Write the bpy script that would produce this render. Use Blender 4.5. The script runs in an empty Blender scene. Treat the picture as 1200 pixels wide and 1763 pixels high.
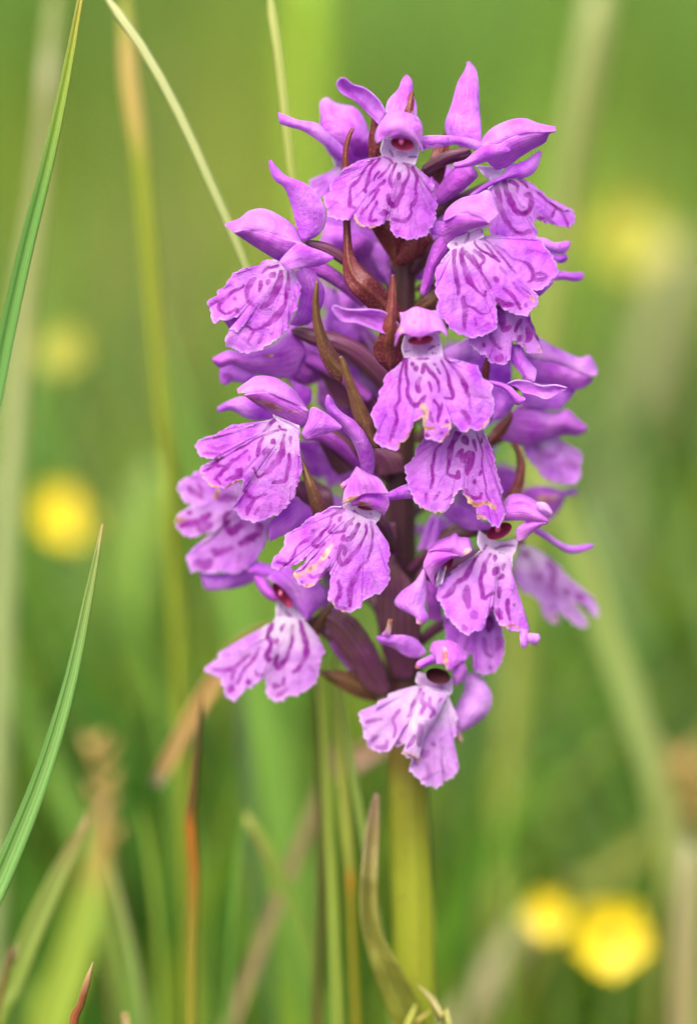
import bpy, math, random
import numpy as np
from mathutils import Vector
random.seed(7); RNG = np.random.default_rng(7)
S = bpy.context.scene
COL = S.collection
R_ = math.radians

# ------------------------------------------------------------------ camera
PITCH = R_(9.5)
DIST = 0.40                       # lens to the stem's vertical plane (m)
PXM = 0.06e-3                     # metres per photograph pixel at that plane
ZC = 0.200                        # height above ground of the frame centre
FW = np.array([0, math.cos(PITCH), -math.sin(PITCH)])
UP = np.array([0, math.sin(PITCH), math.cos(PITCH)])
RT = np.array([1.0, 0, 0])
CAM = np.array([-100*PXM, 0, ZC]) - FW*DIST
cd = bpy.data.cameras.new('camera'); cam = bpy.data.objects.new('camera', cd); COL.objects.link(cam)
cam.location = CAM; cam.rotation_euler = (R_(90)-PITCH, 0, 0)
cd.sensor_fit = 'VERTICAL'; cd.sensor_height = 36.0; cd.sensor_width = 24.5
cd.lens = 36.0*DIST/(1763*PXM)
cd.clip_start = 0.01; cd.clip_end = 200
cd.dof.use_dof = True
cd.dof.focus_distance = DIST - 0.0125
cd.dof.aperture_fstop = (cd.lens*1e-3)/0.0215
cd.dof.aperture_blades = 0
S.camera = cam

# ------------------------------------------------------------------ light
SUN_EL, SUN_AZ = R_(52), R_(200)          # soft bright cloud light from behind the camera, high
w = bpy.data.worlds.new('World'); S.world = w; w.use_nodes = True
nt = w.node_tree; bg = nt.nodes['Background']
sky = nt.nodes.new('ShaderNodeTexSky'); sky.sky_type = 'NISHITA'; sky.sun_disc = False
sky.sun_elevation = SUN_EL; sky.sun_rotation = SUN_AZ
sky.air_density = 0.8; sky.dust_density = 6.0; sky.ozone_density = 0.3
nt.links.new(sky.outputs[0], bg.inputs[0]); bg.inputs[1].default_value = 0.15
sl = bpy.data.lights.new('sun', 'SUN'); sl.energy = 1.5; sl.angle = R_(55); sl.color = (1, 0.96, 0.9)
so = bpy.data.objects.new('sun', sl); COL.objects.link(so)
sd = Vector((math.cos(SUN_EL)*math.sin(SUN_AZ), math.cos(SUN_EL)*math.cos(SUN_AZ), math.sin(SUN_EL)))
so.rotation_euler = sd.to_track_quat('Z', 'Y').to_euler()
so.location = (0, 0, 2)
S.view_settings.view_transform = 'Standard'; S.view_settings.look = 'None'
S.view_settings.exposure = 1.08; S.view_settings.gamma = 1.0
S.render.engine = 'CYCLES'
S.cycles.max_bounces = 10; S.cycles.transmission_bounces = 8; S.cycles.diffuse_bounces = 6

# ------------------------------------------------------------------ helpers
def P(px, py, z):
    """photo pixel -> world point on the vertical plane z millimetres in front of the stem axis"""
    px = np.asarray(px, float); py = np.asarray(py, float); z = np.asarray(z, float)
    k = PXM/DIST
    dx = (px-600)*k; dy = (881.5-py)*k
    d = dx[..., None]*RT + dy[..., None]*UP + FW
    t = (-z*1e-3 - CAM[1])/d[..., 1]
    return CAM + d*t[..., None]

def crop(o, s=5.0):
    def f(pts): return [(o[0]+p[0]/s, o[1]+p[1]/s) for p in pts]
    return f
PX = crop((0, 0), 1)
A = crop((540, 200)); B_ = crop((780, 270)); C = crop((740, 370)); D = crop((350, 430)); E = crop((630, 520))
F = crop((680, 700)); G = crop((330, 680)); H = crop((290, 790)); I = crop((460, 800)); J = crop((720, 870))
K = crop((850, 830)); M = crop((350, 980)); N = crop((610, 1110)); O = crop((820, 570)); Q = crop((560, 380)); R = crop((500, 560))
S1 = crop((440, 90), 4); S2 = crop((700, 90), 3.529); S3 = crop((340, 260), 3.333); C5 = crop((290, 600), 3.077)
C6 = crop((560, 660), 2.4); C7 = crop((340, 950), 3.333); C8 = crop((580, 1030), 3.333)

def spline(pts, n, smooth=True):
    """arc-length resample of a polyline through a Catmull-Rom curve"""
    p = np.asarray(pts, float)
    if len(p) == 1: return np.repeat(p, n, 0)
    if len(p) > 2 and smooth:
        q = np.vstack([2*p[0]-p[1], p, 2*p[-1]-p[-2]])
        out = []
        t = np.linspace(0, 1, 10, endpoint=False)[:, None]
        for i in range(1, len(q)-2):
            a, b, c, d = q[i-1], q[i], q[i+1], q[i+2]
            out.append(.5*((2*b)+(c-a)*t+(2*a-5*b+4*c-d)*t*t+(3*b-a-3*c+d)*t**3))
        p = np.vstack(out+[p[-1:]])
    s = np.r_[0, np.cumsum(np.linalg.norm(np.diff(p, axis=0), axis=1))]
    if s[-1] == 0: return np.repeat(p[:1], n, 0)
    u = np.linspace(0, s[-1], n)
    return np.stack([np.interp(u, s, p[:, k]) for k in range(p.shape[1])], 1)

_ph = RNG.uniform(0, 6.28, (24, 3)); _fr = RNG.normal(0, 1, (24, 2))
def fnoise(x, y, sc, k=0):
    """smooth pseudo noise -1..1 of pixel position"""
    o = np.zeros_like(x)
    for i in range(6):
        j = (i+6*k) % 24
        o += np.sin((_fr[j, 0]*x+_fr[j, 1]*y)/sc + _ph[j, 0])
    return o/3.2

def stroke_field(x, y, strokes, soft=.6, taper=True):
    """pigment strokes with swelling, tapering, feathered edges"""
    m = np.zeros_like(x)
    wob = 1.0+0.42*fnoise(x, y, 11, 1)
    feather = .22*fnoise(x, y, 3.2, 0)
    jx = x+1.5*fnoise(x, y, 8, 2); jy = y+1.5*fnoise(x, y, 8, 3)
    for pts, wd, a in strokes:
        p = np.asarray(pts, float); dot = len(p) == 1
        if dot: p = np.vstack([p, p+0.5])
        elif len(p) > 2: p = spline(p, max(8, 5*len(p)))
        n = len(p)-1
        best = np.full(x.shape, 1e9); ub = np.zeros_like(x)
        for i in range(n):
            d = p[i+1]-p[i]; L2 = max(d@d, 1e-9)
            t = np.clip(((jx-p[i, 0])*d[0]+(jy-p[i, 1])*d[1])/L2, 0, 1)
            r2 = (jx-p[i, 0]-t*d[0])**2+(jy-p[i, 1]-t*d[1])**2
            k = r2 < best
            best = np.where(k, r2, best); ub = np.where(k, (i+t)/n, ub)
        r = np.sqrt(best)
        tp = 1.0 if (dot or not taper) else (.62+.62*np.sin(np.pi*np.clip(ub*.86+.10, 0, 1))**.8)
        hw = np.maximum(wd*0.48*wob*tp, .8)
        q = r/(hw+soft*.5)+feather
        e = np.clip((1.32-q)/.58, 0, 1)
        m = np.maximum(m, a*e*e*(3-2*e)*np.clip(.92+.35*fnoise(x, y, 6, 3), .55, 1))
    return m

def mesh_obj(name, verts, faces, mat, parent=None, uv=None, pig=None, solid=0.0, smooth=True):
    me = bpy.data.meshes.new(name)
    verts = np.asarray(verts, np.float32); faces = np.asarray(faces, np.int32)
    n = faces.shape[1]
    me.vertices.add(len(verts)); me.vertices.foreach_set('co', verts.ravel())
    me.loops.add(faces.size); me.loops.foreach_set('vertex_index', faces.ravel())
    me.polygons.add(len(faces)); me.polygons.foreach_set('loop_start', np.arange(0, faces.size, n, dtype=np.int32))
    me.polygons.foreach_set('loop_total', np.full(len(faces), n, np.int32))
    me.update(calc_edges=True)
    if smooth: me.polygons.foreach_set('use_smooth', np.ones(len(faces), bool))
    if uv is not None:
        l = me.uv_layers.new(name='uv'); l.data.foreach_set('uv', np.asarray(uv, np.float32)[faces.ravel()].ravel())
    if pig is not None:
        a = me.color_attributes.new('pig', 'FLOAT_COLOR', 'POINT')
        c = np.ones((len(verts), 4), np.float32); c[:, :3] = pig
        a.data.foreach_set('color', c.ravel())
    me.materials.append(mat)
    o = bpy.data.objects.new(name, me); COL.objects.link(o)
    if parent is not None:
        o.parent = parent; o.matrix_parent_inverse = parent.matrix_world.inverted()
    if solid:
        md = o.modifiers.new('thickness', 'SOLIDIFY'); md.thickness = solid; md.offset = 0
    return o

def gridfaces(nu, nv, wrap=False):
    i = np.arange(nu-1)[:, None]; j = np.arange(nv if wrap else nv-1)[None, :]
    a = i*nv+j; b = i*nv+(j+1) % nv
    return np.stack([a, b, b+nv, a+nv], -1).reshape(-1, 4)

def tag(o, label, cat, group=None, kind=None):
    if label: o['label'] = label
    if cat: o['category'] = cat
    if group: o['group'] = group
    if kind: o['kind'] = kind
    return o

# ------------------------------------------------------------------ materials
def newmat(name):
    m = bpy.data.materials.new(name); m.use_nodes = True
    n = m.node_tree.nodes; l = m.node_tree.links
    b = n['Principled BSDF']; out = n['Material Output']
    return m, n, l, b, out
def mixc(n, l, fac, a, b, mode='MIX'):
    x = n.new('ShaderNodeMix'); x.data_type = 'RGBA'; x.blend_type = mode
    for i, v in ((0, fac), (6, a), (7, b)):
        if isinstance(v, bpy.types.NodeSocket): l.new(v, x.inputs[i])
        elif i == 0: x.inputs[0].default_value = v
        else: x.inputs[i].default_value = (*v, 1)
    return x.outputs[2]
def noise(n, l, scale, detail=3, rough=.5, vec=None, dist=0):
    t = n.new('ShaderNodeTexNoise'); t.inputs['Scale'].default_value = scale; t.inputs['Detail'].default_value = detail
    t.inputs['Roughness'].default_value = rough; t.inputs['Distortion'].default_value = dist
    if vec is not None: l.new(vec, t.inputs['Vector'])
    return t.outputs['Fac']
def maprange(n, l, v, a, b, c=0, d=1):
    t = n.new('ShaderNodeMapRange'); l.new(v, t.inputs[0])
    for i, x in enumerate((a, b, c, d)): t.inputs[i+1].default_value = x
    return t.outputs[0]
def math_(n, l, op, a, b=None):
    t = n.new('ShaderNodeMath'); t.operation = op
    for i, v in enumerate((a, b)):
        if v is None: continue
        if isinstance(v, bpy.types.NodeSocket): l.new(v, t.inputs[i])
        else: t.inputs[i].default_value = v
    return t.outputs[0]
def bump(n, l, b, h, dist, strength=.5):
    t = n.new('ShaderNodeBump'); t.inputs['Strength'].default_value = strength; t.inputs['Distance'].default_value = dist
    l.new(h, t.inputs['Height']); l.new(t.outputs[0], b.inputs['Normal']); return t.outputs[0]
def translucent(n, l, b, out, col, fac, nrm=None):
    t = n.new('ShaderNodeBsdfTranslucent'); l.new(col, t.inputs[0])
    if nrm is not None: l.new(nrm, t.inputs['Normal'])
    m = n.new('ShaderNodeMixShader'); m.inputs[0].default_value = fac
    l.new(b.outputs[0], m.inputs[1]); l.new(t.outputs[0], m.inputs[2]); l.new(m.outputs[0], out.inputs[0])

def petal_mat(name, base, base2, mark, vein=0.25, vscale=9.0, trans=0.52):
    m, n, l, b, out = newmat(name)
    tc = n.new('ShaderNodeTexCoord').outputs['Object']
    at = n.new('ShaderNodeAttribute'); at.attribute_name = 'pig'
    sp = n.new('ShaderNodeSeparateColor'); l.new(at.outputs['Color'], sp.inputs[0])
    uvn = n.new('ShaderNodeUVMap'); uvn.uv_map = 'uv'
    su = n.new('ShaderNodeSeparateXYZ'); l.new(uvn.outputs[0], su.inputs[0])
    oi = n.new('ShaderNodeObjectInfo').outputs['Random']
    n1 = noise(n, l, 420, 3, .55, tc)
    c = mixc(n, l, maprange(n, l, n1, .34, .68), base, base2)
    c = mixc(n, l, maprange(n, l, oi, 0, 1, 0, .22), c, mark)
    # veins run from base to tip
    wob = math_(n, l, 'MULTIPLY', noise(n, l, 260, 2, .5, tc), 5.0)
    ph = math_(n, l, 'ADD', math_(n, l, 'MULTIPLY', su.outputs[1], vscale*6.2832), wob)
    vv = maprange(n, l, math_(n, l, 'SINE', ph), .45, 1.0)
    vv = math_(n, l, 'MULTIPLY', vv, maprange(n, l, noise(n, l, 330, 2, .5, tc), .35, .65))
    c = mixc(n, l, math_(n, l, 'MULTIPLY', vv, vein), c, mark)
    n3 = noise(n, l, 1500, 2, .6, tc)
    c = mixc(n, l, sp.outputs[1], c, (.83, .72, .88))
    mk = math_(n, l, 'MULTIPLY', sp.outputs[0], maprange(n, l, n3, .2, .6, .78, 1))
    c = mixc(n, l, mk, c, mark)
    dryc = mixc(n, l, maprange(n, l, noise(n, l, 900, 3, .6, tc), .4, .62), (.80, .62, .42), (.42, .17, .05))
    c = mixc(n, l, sp.outputs[2], c, dryc)
    l.new(c, b.inputs['Base Color'])
    b.inputs['Roughness'].default_value = .5; b.inputs['Specular IOR Level'].default_value = .22
    b.inputs['Sheen Weight'].default_value = .05; b.inputs['Sheen Tint'].default_value = (1, .8, 1, 1)
    vo = n.new('ShaderNodeTexVoronoi'); vo.inputs['Scale'].default_value = 6500; l.new(tc, vo.inputs['Vector'])
    hh = math_(n, l, 'ADD', math_(n, l, 'MULTIPLY', vo.outputs[0], .35), math_(n, l, 'MULTIPLY', noise(n, l, 1300, 3, .6, tc), 1.6))
    hh = math_(n, l, 'SUBTRACT', hh, math_(n, l, 'MULTIPLY', vv, .45))
    hh = math_(n, l, 'ADD', hh, math_(n, l, 'MULTIPLY', noise(n, l, 480, 3, .6, tc, .6), 3.6))
    hh = math_(n, l, 'SUBTRACT', hh, math_(n, l, 'MULTIPLY', sp.outputs[0], .8))
    nr = bump(n, l, b, hh, .00015, .58)
    hs = n.new('ShaderNodeHueSaturation'); hs.inputs['Saturation'].default_value = 1.12; l.new(c, hs.inputs['Color'])
    translucent(n, l, b, out, hs.outputs[0], trans, nr)
    return m
MARK = (.31, .001, .37)
M_LIP = petal_mat('lip_petal', (.63, .115, .87), (.81, .30, .95), MARK, .10, 14)
M_SEP = petal_mat('sepal_petal', (.63, .13, .87), (.83, .36, .95), (.38, .02, .50), .34, 6)
M_HOOD = petal_mat('hood_petal', (.69, .15, .86), (.86, .38, .93), (.38, .015, .46), .34, 7)
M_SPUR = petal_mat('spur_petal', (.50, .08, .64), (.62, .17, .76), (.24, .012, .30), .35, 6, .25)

def ovary_mat():
    m, n, l, b, out = newmat('ovary_skin')
    tc = n.new('ShaderNodeTexCoord').outputs['Object']
    uvn = n.new('ShaderNodeUVMap'); uvn.uv_map = 'uv'
    su = n.new('ShaderNodeSeparateXYZ'); l.new(uvn.outputs[0], su.inputs[0])
    c = mixc(n, l, maprange(n, l, noise(n, l, 250, 3, .55, tc), .35, .65), (.11, .022, .075), (.10, .045, .035))
    ph = math_(n, l, 'SINE', math_(n, l, 'MULTIPLY', su.outputs[1], 6.2832*6))
    c = mixc(n, l, maprange(n, l, ph, .3, 1, 0, .5), c, (.22, .07, .17))
    l.new(c, b.inputs['Base Color']); b.inputs['Roughness'].default_value = .45
    bump(n, l, b, noise(n, l, 1600, 3, .6, tc), .0001, .6)
    return m
M_OV = ovary_mat()
def bract_mat(name, c0, c1, c2):
    m, n, l, b, out = newmat(name)
    tc = n.new('ShaderNodeTexCoord').outputs['Object']
    uvn = n.new('ShaderNodeUVMap'); uvn.uv_map = 'uv'
    su = n.new('ShaderNodeSeparateXYZ'); l.new(uvn.outputs[0], su.inputs[0])
    u = su.outputs[0]; v = su.outputs[1]
    c = mixc(n, l, maprange(n, l, u, .05, .55), c0, c1)
    mid = maprange(n, l, math_(n, l, 'ABSOLUTE', math_(n, l, 'SUBTRACT', v, .5)), .0, .28, 1, 0)
    c = mixc(n, l, math_(n, l, 'MULTIPLY', mid, maprange(n, l, noise(n, l, 400, 2, .5, tc), .3, .7, 0, .8)), c, c2)
    gr = noise(n, l, 4200, 2, .7, tc)
    c = mixc(n, l, maprange(n, l, gr, .52, .72, 0, .55), c, (.46, .17, .12))
    ph = math_(n, l, 'SINE', math_(n, l, 'MULTIPLY', v, 6.2832*7))
    c = mixc(n, l, maprange(n, l, ph, .5, 1, 0, .3), c, (.06, .012, .02))
    l.new(c, b.inputs['Base Color']); b.inputs['Roughness'].default_value = .42
    nr = bump(n, l, b, gr, .00008, .7)
    translucent(n, l, b, out, c, .22, nr)
    return m
M_BR = bract_mat('bract_red', (.11, .012, .034), (.20, .034, .04), (.21, .07, .03))
M_BRG = bract_mat('bract_green', (.10, .026, .035), (.18, .085, .04), (.23, .16, .045))

def stem_mat():
    m, n, l, b, out = newmat('stem_skin')
    g = n.new('ShaderNodeNewGeometry').outputs['Position']
    tcn = n.new('ShaderNodeTexCoord'); tc = tcn.outputs['Object']
    sz = n.new('ShaderNodeSeparateXYZ'); l.new(g, sz.inputs[0])
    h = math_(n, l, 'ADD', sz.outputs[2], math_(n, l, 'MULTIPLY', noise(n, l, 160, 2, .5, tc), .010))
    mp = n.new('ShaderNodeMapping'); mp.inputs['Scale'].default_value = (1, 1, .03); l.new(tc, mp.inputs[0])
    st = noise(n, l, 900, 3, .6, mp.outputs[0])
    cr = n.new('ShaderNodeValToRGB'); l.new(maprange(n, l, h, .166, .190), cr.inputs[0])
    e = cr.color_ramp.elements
    e[0].position = 0; e[0].color = (.24, .28, .018, 1); e[1].position = 1; e[1].color = (.050, .014, .022, 1)  # upper end: purple-brown pigment, darkened further to paint shade among the florets
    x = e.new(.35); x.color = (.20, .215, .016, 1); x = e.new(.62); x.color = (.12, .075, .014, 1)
    c = mixc(n, l, maprange(n, l, st, .48, .78, 0, .4), cr.outputs[0], (.15, .12, .012))
    fl = noise(n, l, 1500, 2, .6, tc)
    c = mixc(n, l, maprange(n, l, fl, .60, .72, 0, .45), c, (.16, .05, .03))
    l.new(c, b.inputs['Base Color']); b.inputs['Roughness'].default_value = .4
    bump(n, l, b, st, .0004, .7)
    return m
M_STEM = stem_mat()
def plain(name, c, rough=.5, c2=None, sc=900):
    m, n, l, b, out = newmat(name)
    tc = n.new('ShaderNodeTexCoord').outputs['Object']
    k = noise(n, l, sc, 3, .6, tc)
    l.new(mixc(n, l, maprange(n, l, k, .35, .65), c, c2 or tuple(x*.7 for x in c)), b.inputs['Base Color'])
    b.inputs['Roughness'].default_value = rough
    bump(n, l, b, k, .0001, .4)
    return m
M_CAV = plain('mouth_crimson', (.36, .03, .15), .8, (.24, .015, .08))
M_COLM = plain('column_pink', (.62, .13, .32), .4, (.46, .06, .20))
M_POL = plain('pollen_mass', (.34, .05, .07), .6)

def blade_mat(name, stops, streak=.35, trans=.3):
    """colour along the blade (base -> tip), long fine streaks across"""
    m, n, l, b, out = newmat(name)
    tc = n.new('ShaderNodeTexCoord').outputs['Object']
    uvn = n.new('ShaderNodeUVMap'); uvn.uv_map = 'uv'
    su = n.new('ShaderNodeSeparateXYZ'); l.new(uvn.outputs[0], su.inputs[0])
    cr = n.new('ShaderNodeValToRGB'); l.new(su.outputs[0], cr.inputs[0])
    e = cr.color_ramp.elements
    e[0].position, e[0].color = stops[0][0], (*stops[0][1], 1)
    e[1].position, e[1].color = stops[-1][0], (*stops[-1][1], 1)
    for p, c in stops[1:-1]:
        x = e.new(p); x.color = (*c, 1)
    ph = math_(n, l, 'ADD', math_(n, l, 'MULTIPLY', su.outputs[1], 6.2832*4.5), math_(n, l, 'MULTIPLY', noise(n, l, 60, 2, .5, tc), 3))
    sn = math_(n, l, 'SINE', ph)
    dk = mixc(n, l, 1.0, cr.outputs[0], (.42, .5, .55), 'MULTIPLY')
    c = mixc(n, l, maprange(n, l, sn, -.2, 1, 0, streak), cr.outputs[0], dk)
    mid = maprange(n, l, math_(n, l, 'ABSOLUTE', math_(n, l, 'SUBTRACT', su.outputs[1], .5)), .0, .07, streak, 0)
    c = mixc(n, l, mid, c, (.30, .40, .16))
    l.new(c, b.inputs['Base Color']); b.inputs['Roughness'].default_value = .38
    nr = bump(n, l, b, sn, .0001, .3)
    translucent(n, l, b, out, c, trans, nr)
    return m

# ------------------------------------------------------------------ ground and meadow
def ground():
    n = 90
    xs = np.sign(np.linspace(-1, 1, n))*np.abs(np.linspace(-1, 1, n))**3*60
    X, Y = np.meshgrid(xs, xs, indexing='ij')
    Z = .006*np.sin(X*9+1)*np.cos(Y*7)+.004*np.sin(X*23+Y*17)
    Z = Z*np.exp(-((X**2+Y**2)/400)) - .004
    m, nn, l, b, out = newmat('meadow_soil')
    tc = nn.new('ShaderNodeTexCoord').outputs['Object']
    c = mixc(nn, l, maprange(nn, l, noise(nn, l, 22, 5, .6, tc), .35, .65), (.035, .06, .014), (.075, .10, .022))
    c = mixc(nn, l, maprange(nn, l, noise(nn, l, 70, 4, .6, tc), .52, .7), c, (.10, .075, .035))
    l.new(c, b.inputs['Base Color']); b.inputs['Roughness'].default_value = .9
    bump(nn, l, b, noise(nn, l, 140, 4, .6, tc), .01, .8)
    o = mesh_obj('ground', np.stack([X, Y, Z], -1).reshape(-1, 3), gridfaces(n, n), m)
    tag(o, None, None, kind='structure')
ground()

def meadow():
    m, n, l, b, out = newmat('meadow_blades')
    at = n.new('ShaderNodeAttribute'); at.attribute_name = 'pig'
    l.new(at.outputs['Color'], b.inputs['Base Color']); b.inputs['Roughness'].default_value = .6; b.inputs['Specular IOR Level'].default_value = .18
    translucent(n, l, b, out, at.outputs['Color'], .38)
    zones = [  # count, y range, half width fn, height range, width range (m)
        (5200, (-.75, .10), .75, (.03, .085), (.0016, .0036)),
        (5200, (.10, .34), .50, (.06, .15), (.0018, .0042)),
        (6000, (.34, .80), .70, (.08, .20), (.0022, .0055)),
        (6500, (.80, 1.8), 1.1, (.10, .24), (.003, .007)),
        (7500, (1.8, 6.0), 2.4, (.14, .32), (.004, .009))]
    pal = np.array([(.070, .205, .016), (.115, .27, .022), (.19, .37, .05), (.25, .36, .028), (.028, .090, .006),
                    (.36, .33, .13), (.27, .20, .09), (.21, .38, .13)])
    V, Fc, Cc = [], [], []; off = 0; ns = 6
    for cnt, (y0, y1), hw, (h0, h1), (w0, w1) in zones:
        y = RNG.uniform(y0, y1, cnt); x = RNG.uniform(-hw, hw, cnt)
        if y1 <= .11:      # the orchid stands in a small clearing of short turf
            keep = (np.hypot(x, y) > .012); x = x[keep]; y = y[keep]
        c = len(x)
        h = RNG.uniform(h0, h1, c)*(1+.25*np.sin(x*13+y*9)); wd = RNG.uniform(w0, w1, c)
        az = RNG.uniform(0, 6.283, c); lean = RNG.uniform(.05, .6, c)*h; yaw = RNG.uniform(0, 6.283, c)
        t = np.linspace(0, 1, ns)
        cx = x[:, None]+np.cos(az)[:, None]*lean[:, None]*t**2
        cy = y[:, None]+np.sin(az)[:, None]*lean[:, None]*t**2
        cz = h[:, None]*(t-.18*t**3*(lean/h)[:, None])
        ww = wd[:, None]*.5*(1-t**2.2)*(.75+.25*np.sin(np.pi*t)) + 1e-5
        yw = yaw[:, None]+t*.9
        sx, sy = np.cos(yw)*ww, np.sin(yw)*ww
        ve = np.stack([np.stack([cx-sx, cy-sy, cz], -1), np.stack([cx+sx, cy+sy, cz], -1)], 2).reshape(-1, 3)
        base = (np.arange(c)*ns*2)[:, None]+off
        q = np.arange(ns-1)*2
        f = np.stack([base+q, base+q+1, base+q+3, base+q+2], -1).reshape(-1, 4)
        lf = .5+.5*np.sin(x*17+1.3*np.sin(y*8))*np.cos(y*11+x*5)
        pr = np.stack([.24+0*lf, .26+0*lf, .10+.22*lf, .04+.14*lf, .22-.18*lf, .032+0*lf, .02+0*lf, .07+0*lf], 1)
        pr /= pr.sum(1, keepdims=True)
        idx = (RNG.uniform(0, 1, c)[:, None] > np.cumsum(pr, 1)).sum(1).clip(0, 7)
        pt = np.sin(x*7.3+2*np.sin(y*3.1))+np.sin(y*5.7+1.7*np.sin(x*4.3)+2)
        cc = pal[idx]*RNG.uniform(.8, 1.2, (c, 1))*(1+.36*pt)[:, None]*np.stack([1.12+.30*np.sin(x*5.1+y*2.3), 1+0*x, 1+0*x], 1)
        V.append(ve); Fc.append(f); Cc.append(np.repeat(cc, ns*2, 0)); off += len(ve)
    # tufts of one tone each: broad soft streaks behind the flower
    for k in range(520):
        y0 = .05+.55*RNG.uniform(0, 1)**1.4; x0 = RNG.uniform(-1, 1)*(.14+.35*y0)
        fx = 600+(x0-CAM[0])/((y0+.395)*PXM/DIST)
        if y0 < .10 and fx > 780: y0 += .1
        if y0 < .24 and min(abs(fx-q) for q in (108, 950, 1060)) < 150: y0 += .2     # leave the small flowers in the open
        top = CAM[2]-(.395+y0)*math.tan(R_(2+15*RNG.uniform(0, 1)**1.6))     # tufts of every height
        h = max(.05, min(top, .30)); c = int(RNG.integers(5, 16)); tone = pal[RNG.choice(8, p=[.17, .16, .16, .10, .25, .04, .03, .09])]*RNG.uniform(.55, 1.2); tone = tone*min(1.0, .30/tone[1])
        x = x0+RNG.normal(0, .010, c); y = y0+RNG.normal(0, .010, c)
        hh = h*RNG.uniform(.6, 1.05, c); wd = RNG.uniform(.0022, .0055, c)*(1+y0); az0 = RNG.uniform(0, 6.283)
        az = az0+RNG.normal(0, .5, c); lean = RNG.uniform(.05, .45, c)*hh; yaw = RNG.normal(0, .5, c)
        t = np.linspace(0, 1, ns)
        cx = x[:, None]+np.cos(az)[:, None]*lean[:, None]*t**2; cy = y[:, None]+np.abs(np.sin(az))[:, None]*lean[:, None]*t**2
        cz = hh[:, None]*(t-.15*t**3)
        ww = wd[:, None]*.5*(1-t**2.5)+1e-5; yw = yaw[:, None]+t*.5
        sx, sy = np.cos(yw)*ww, np.sin(yw)*ww
        ve = np.stack([np.stack([cx-sx, cy-sy, cz], -1), np.stack([cx+sx, cy+sy, cz], -1)], 2).reshape(-1, 3)
        base = (np.arange(c)*ns*2)[:, None]+off; q = np.arange(ns-1)*2
        Fc.append(np.stack([base+q, base+q+1, base+q+3, base+q+2], -1).reshape(-1, 4)); V.append(ve)
        Cc.append(np.repeat(tone[None]*RNG.uniform(.85, 1.15, (c, 1)), ns*2, 0)); off += len(ve)
    o = mesh_obj('meadow_grass', np.vstack(V), np.vstack(Fc), m, pig=np.clip(np.vstack(Cc), 0, 1))
    tag(o, 'mass of soft green meadow grass growing behind the orchid', 'grass', kind='stuff')
meadow()

# ------------------------------------------------------------------ orchid builders
def empty(name, loc):
    o = bpy.data.objects.new(name, None); COL.objects.link(o); o.location = loc; o.empty_display_size = .01
    bpy.context.view_layer.update(); return o

def tube3(name, pts, rad, mat, parent=None, ns=28, nr=16, rib=0.0, ribn=6, twist=2.0, cap=True):
    """pts world (n,3), rad metres"""
    p = np.asarray(pts, float); r0 = np.asarray(rad, float)
    q = spline(np.c_[p, r0*1.0], ns); c = q[:, :3]; r = q[:, 3]
    T = np.gradient(c, axis=0); T /= np.linalg.norm(T, axis=1, keepdims=True)
    ref = np.array([0, -1.0, 0]) if abs(T[0, 1]) < .8 else np.array([1.0, 0, 0])
    a = np.cross(T, ref); a /= np.linalg.norm(a, axis=1, keepdims=True); b = np.cross(a, T)
    ph = np.linspace(0, 2*np.pi, nr, endpoint=False)
    u = np.linspace(0, 1, ns)
    rr = r[:, None]*(1+rib*np.cos(ribn*ph[None]+twist*u[:, None]*2))
    if cap:
        rr[0] *= .05; rr[-1] *= .05
    v = c[:, None]+a[:, None]*(np.cos(ph)[None, :, None]*rr[..., None])+b[:, None]*(np.sin(ph)[None, :, None]*rr[..., None])
    uv = np.stack(np.broadcast_arrays(u[:, None], ph[None]/6.2832), -1).reshape(-1, 2)
    pig = np.zeros((ns*nr, 3))
    return mesh_obj(name, v.reshape(-1, 3), gridfaces(ns, nr, True), mat, parent, uv, pig)
def tube(name, pts, rad_px, mat, parent=None, **k):
    a = np.array(pts, float)
    return tube3(name, P(a[:, 0], a[:, 1], a[:, 2]), np.array(rad_px)*PXM, mat, parent, **k)

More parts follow.
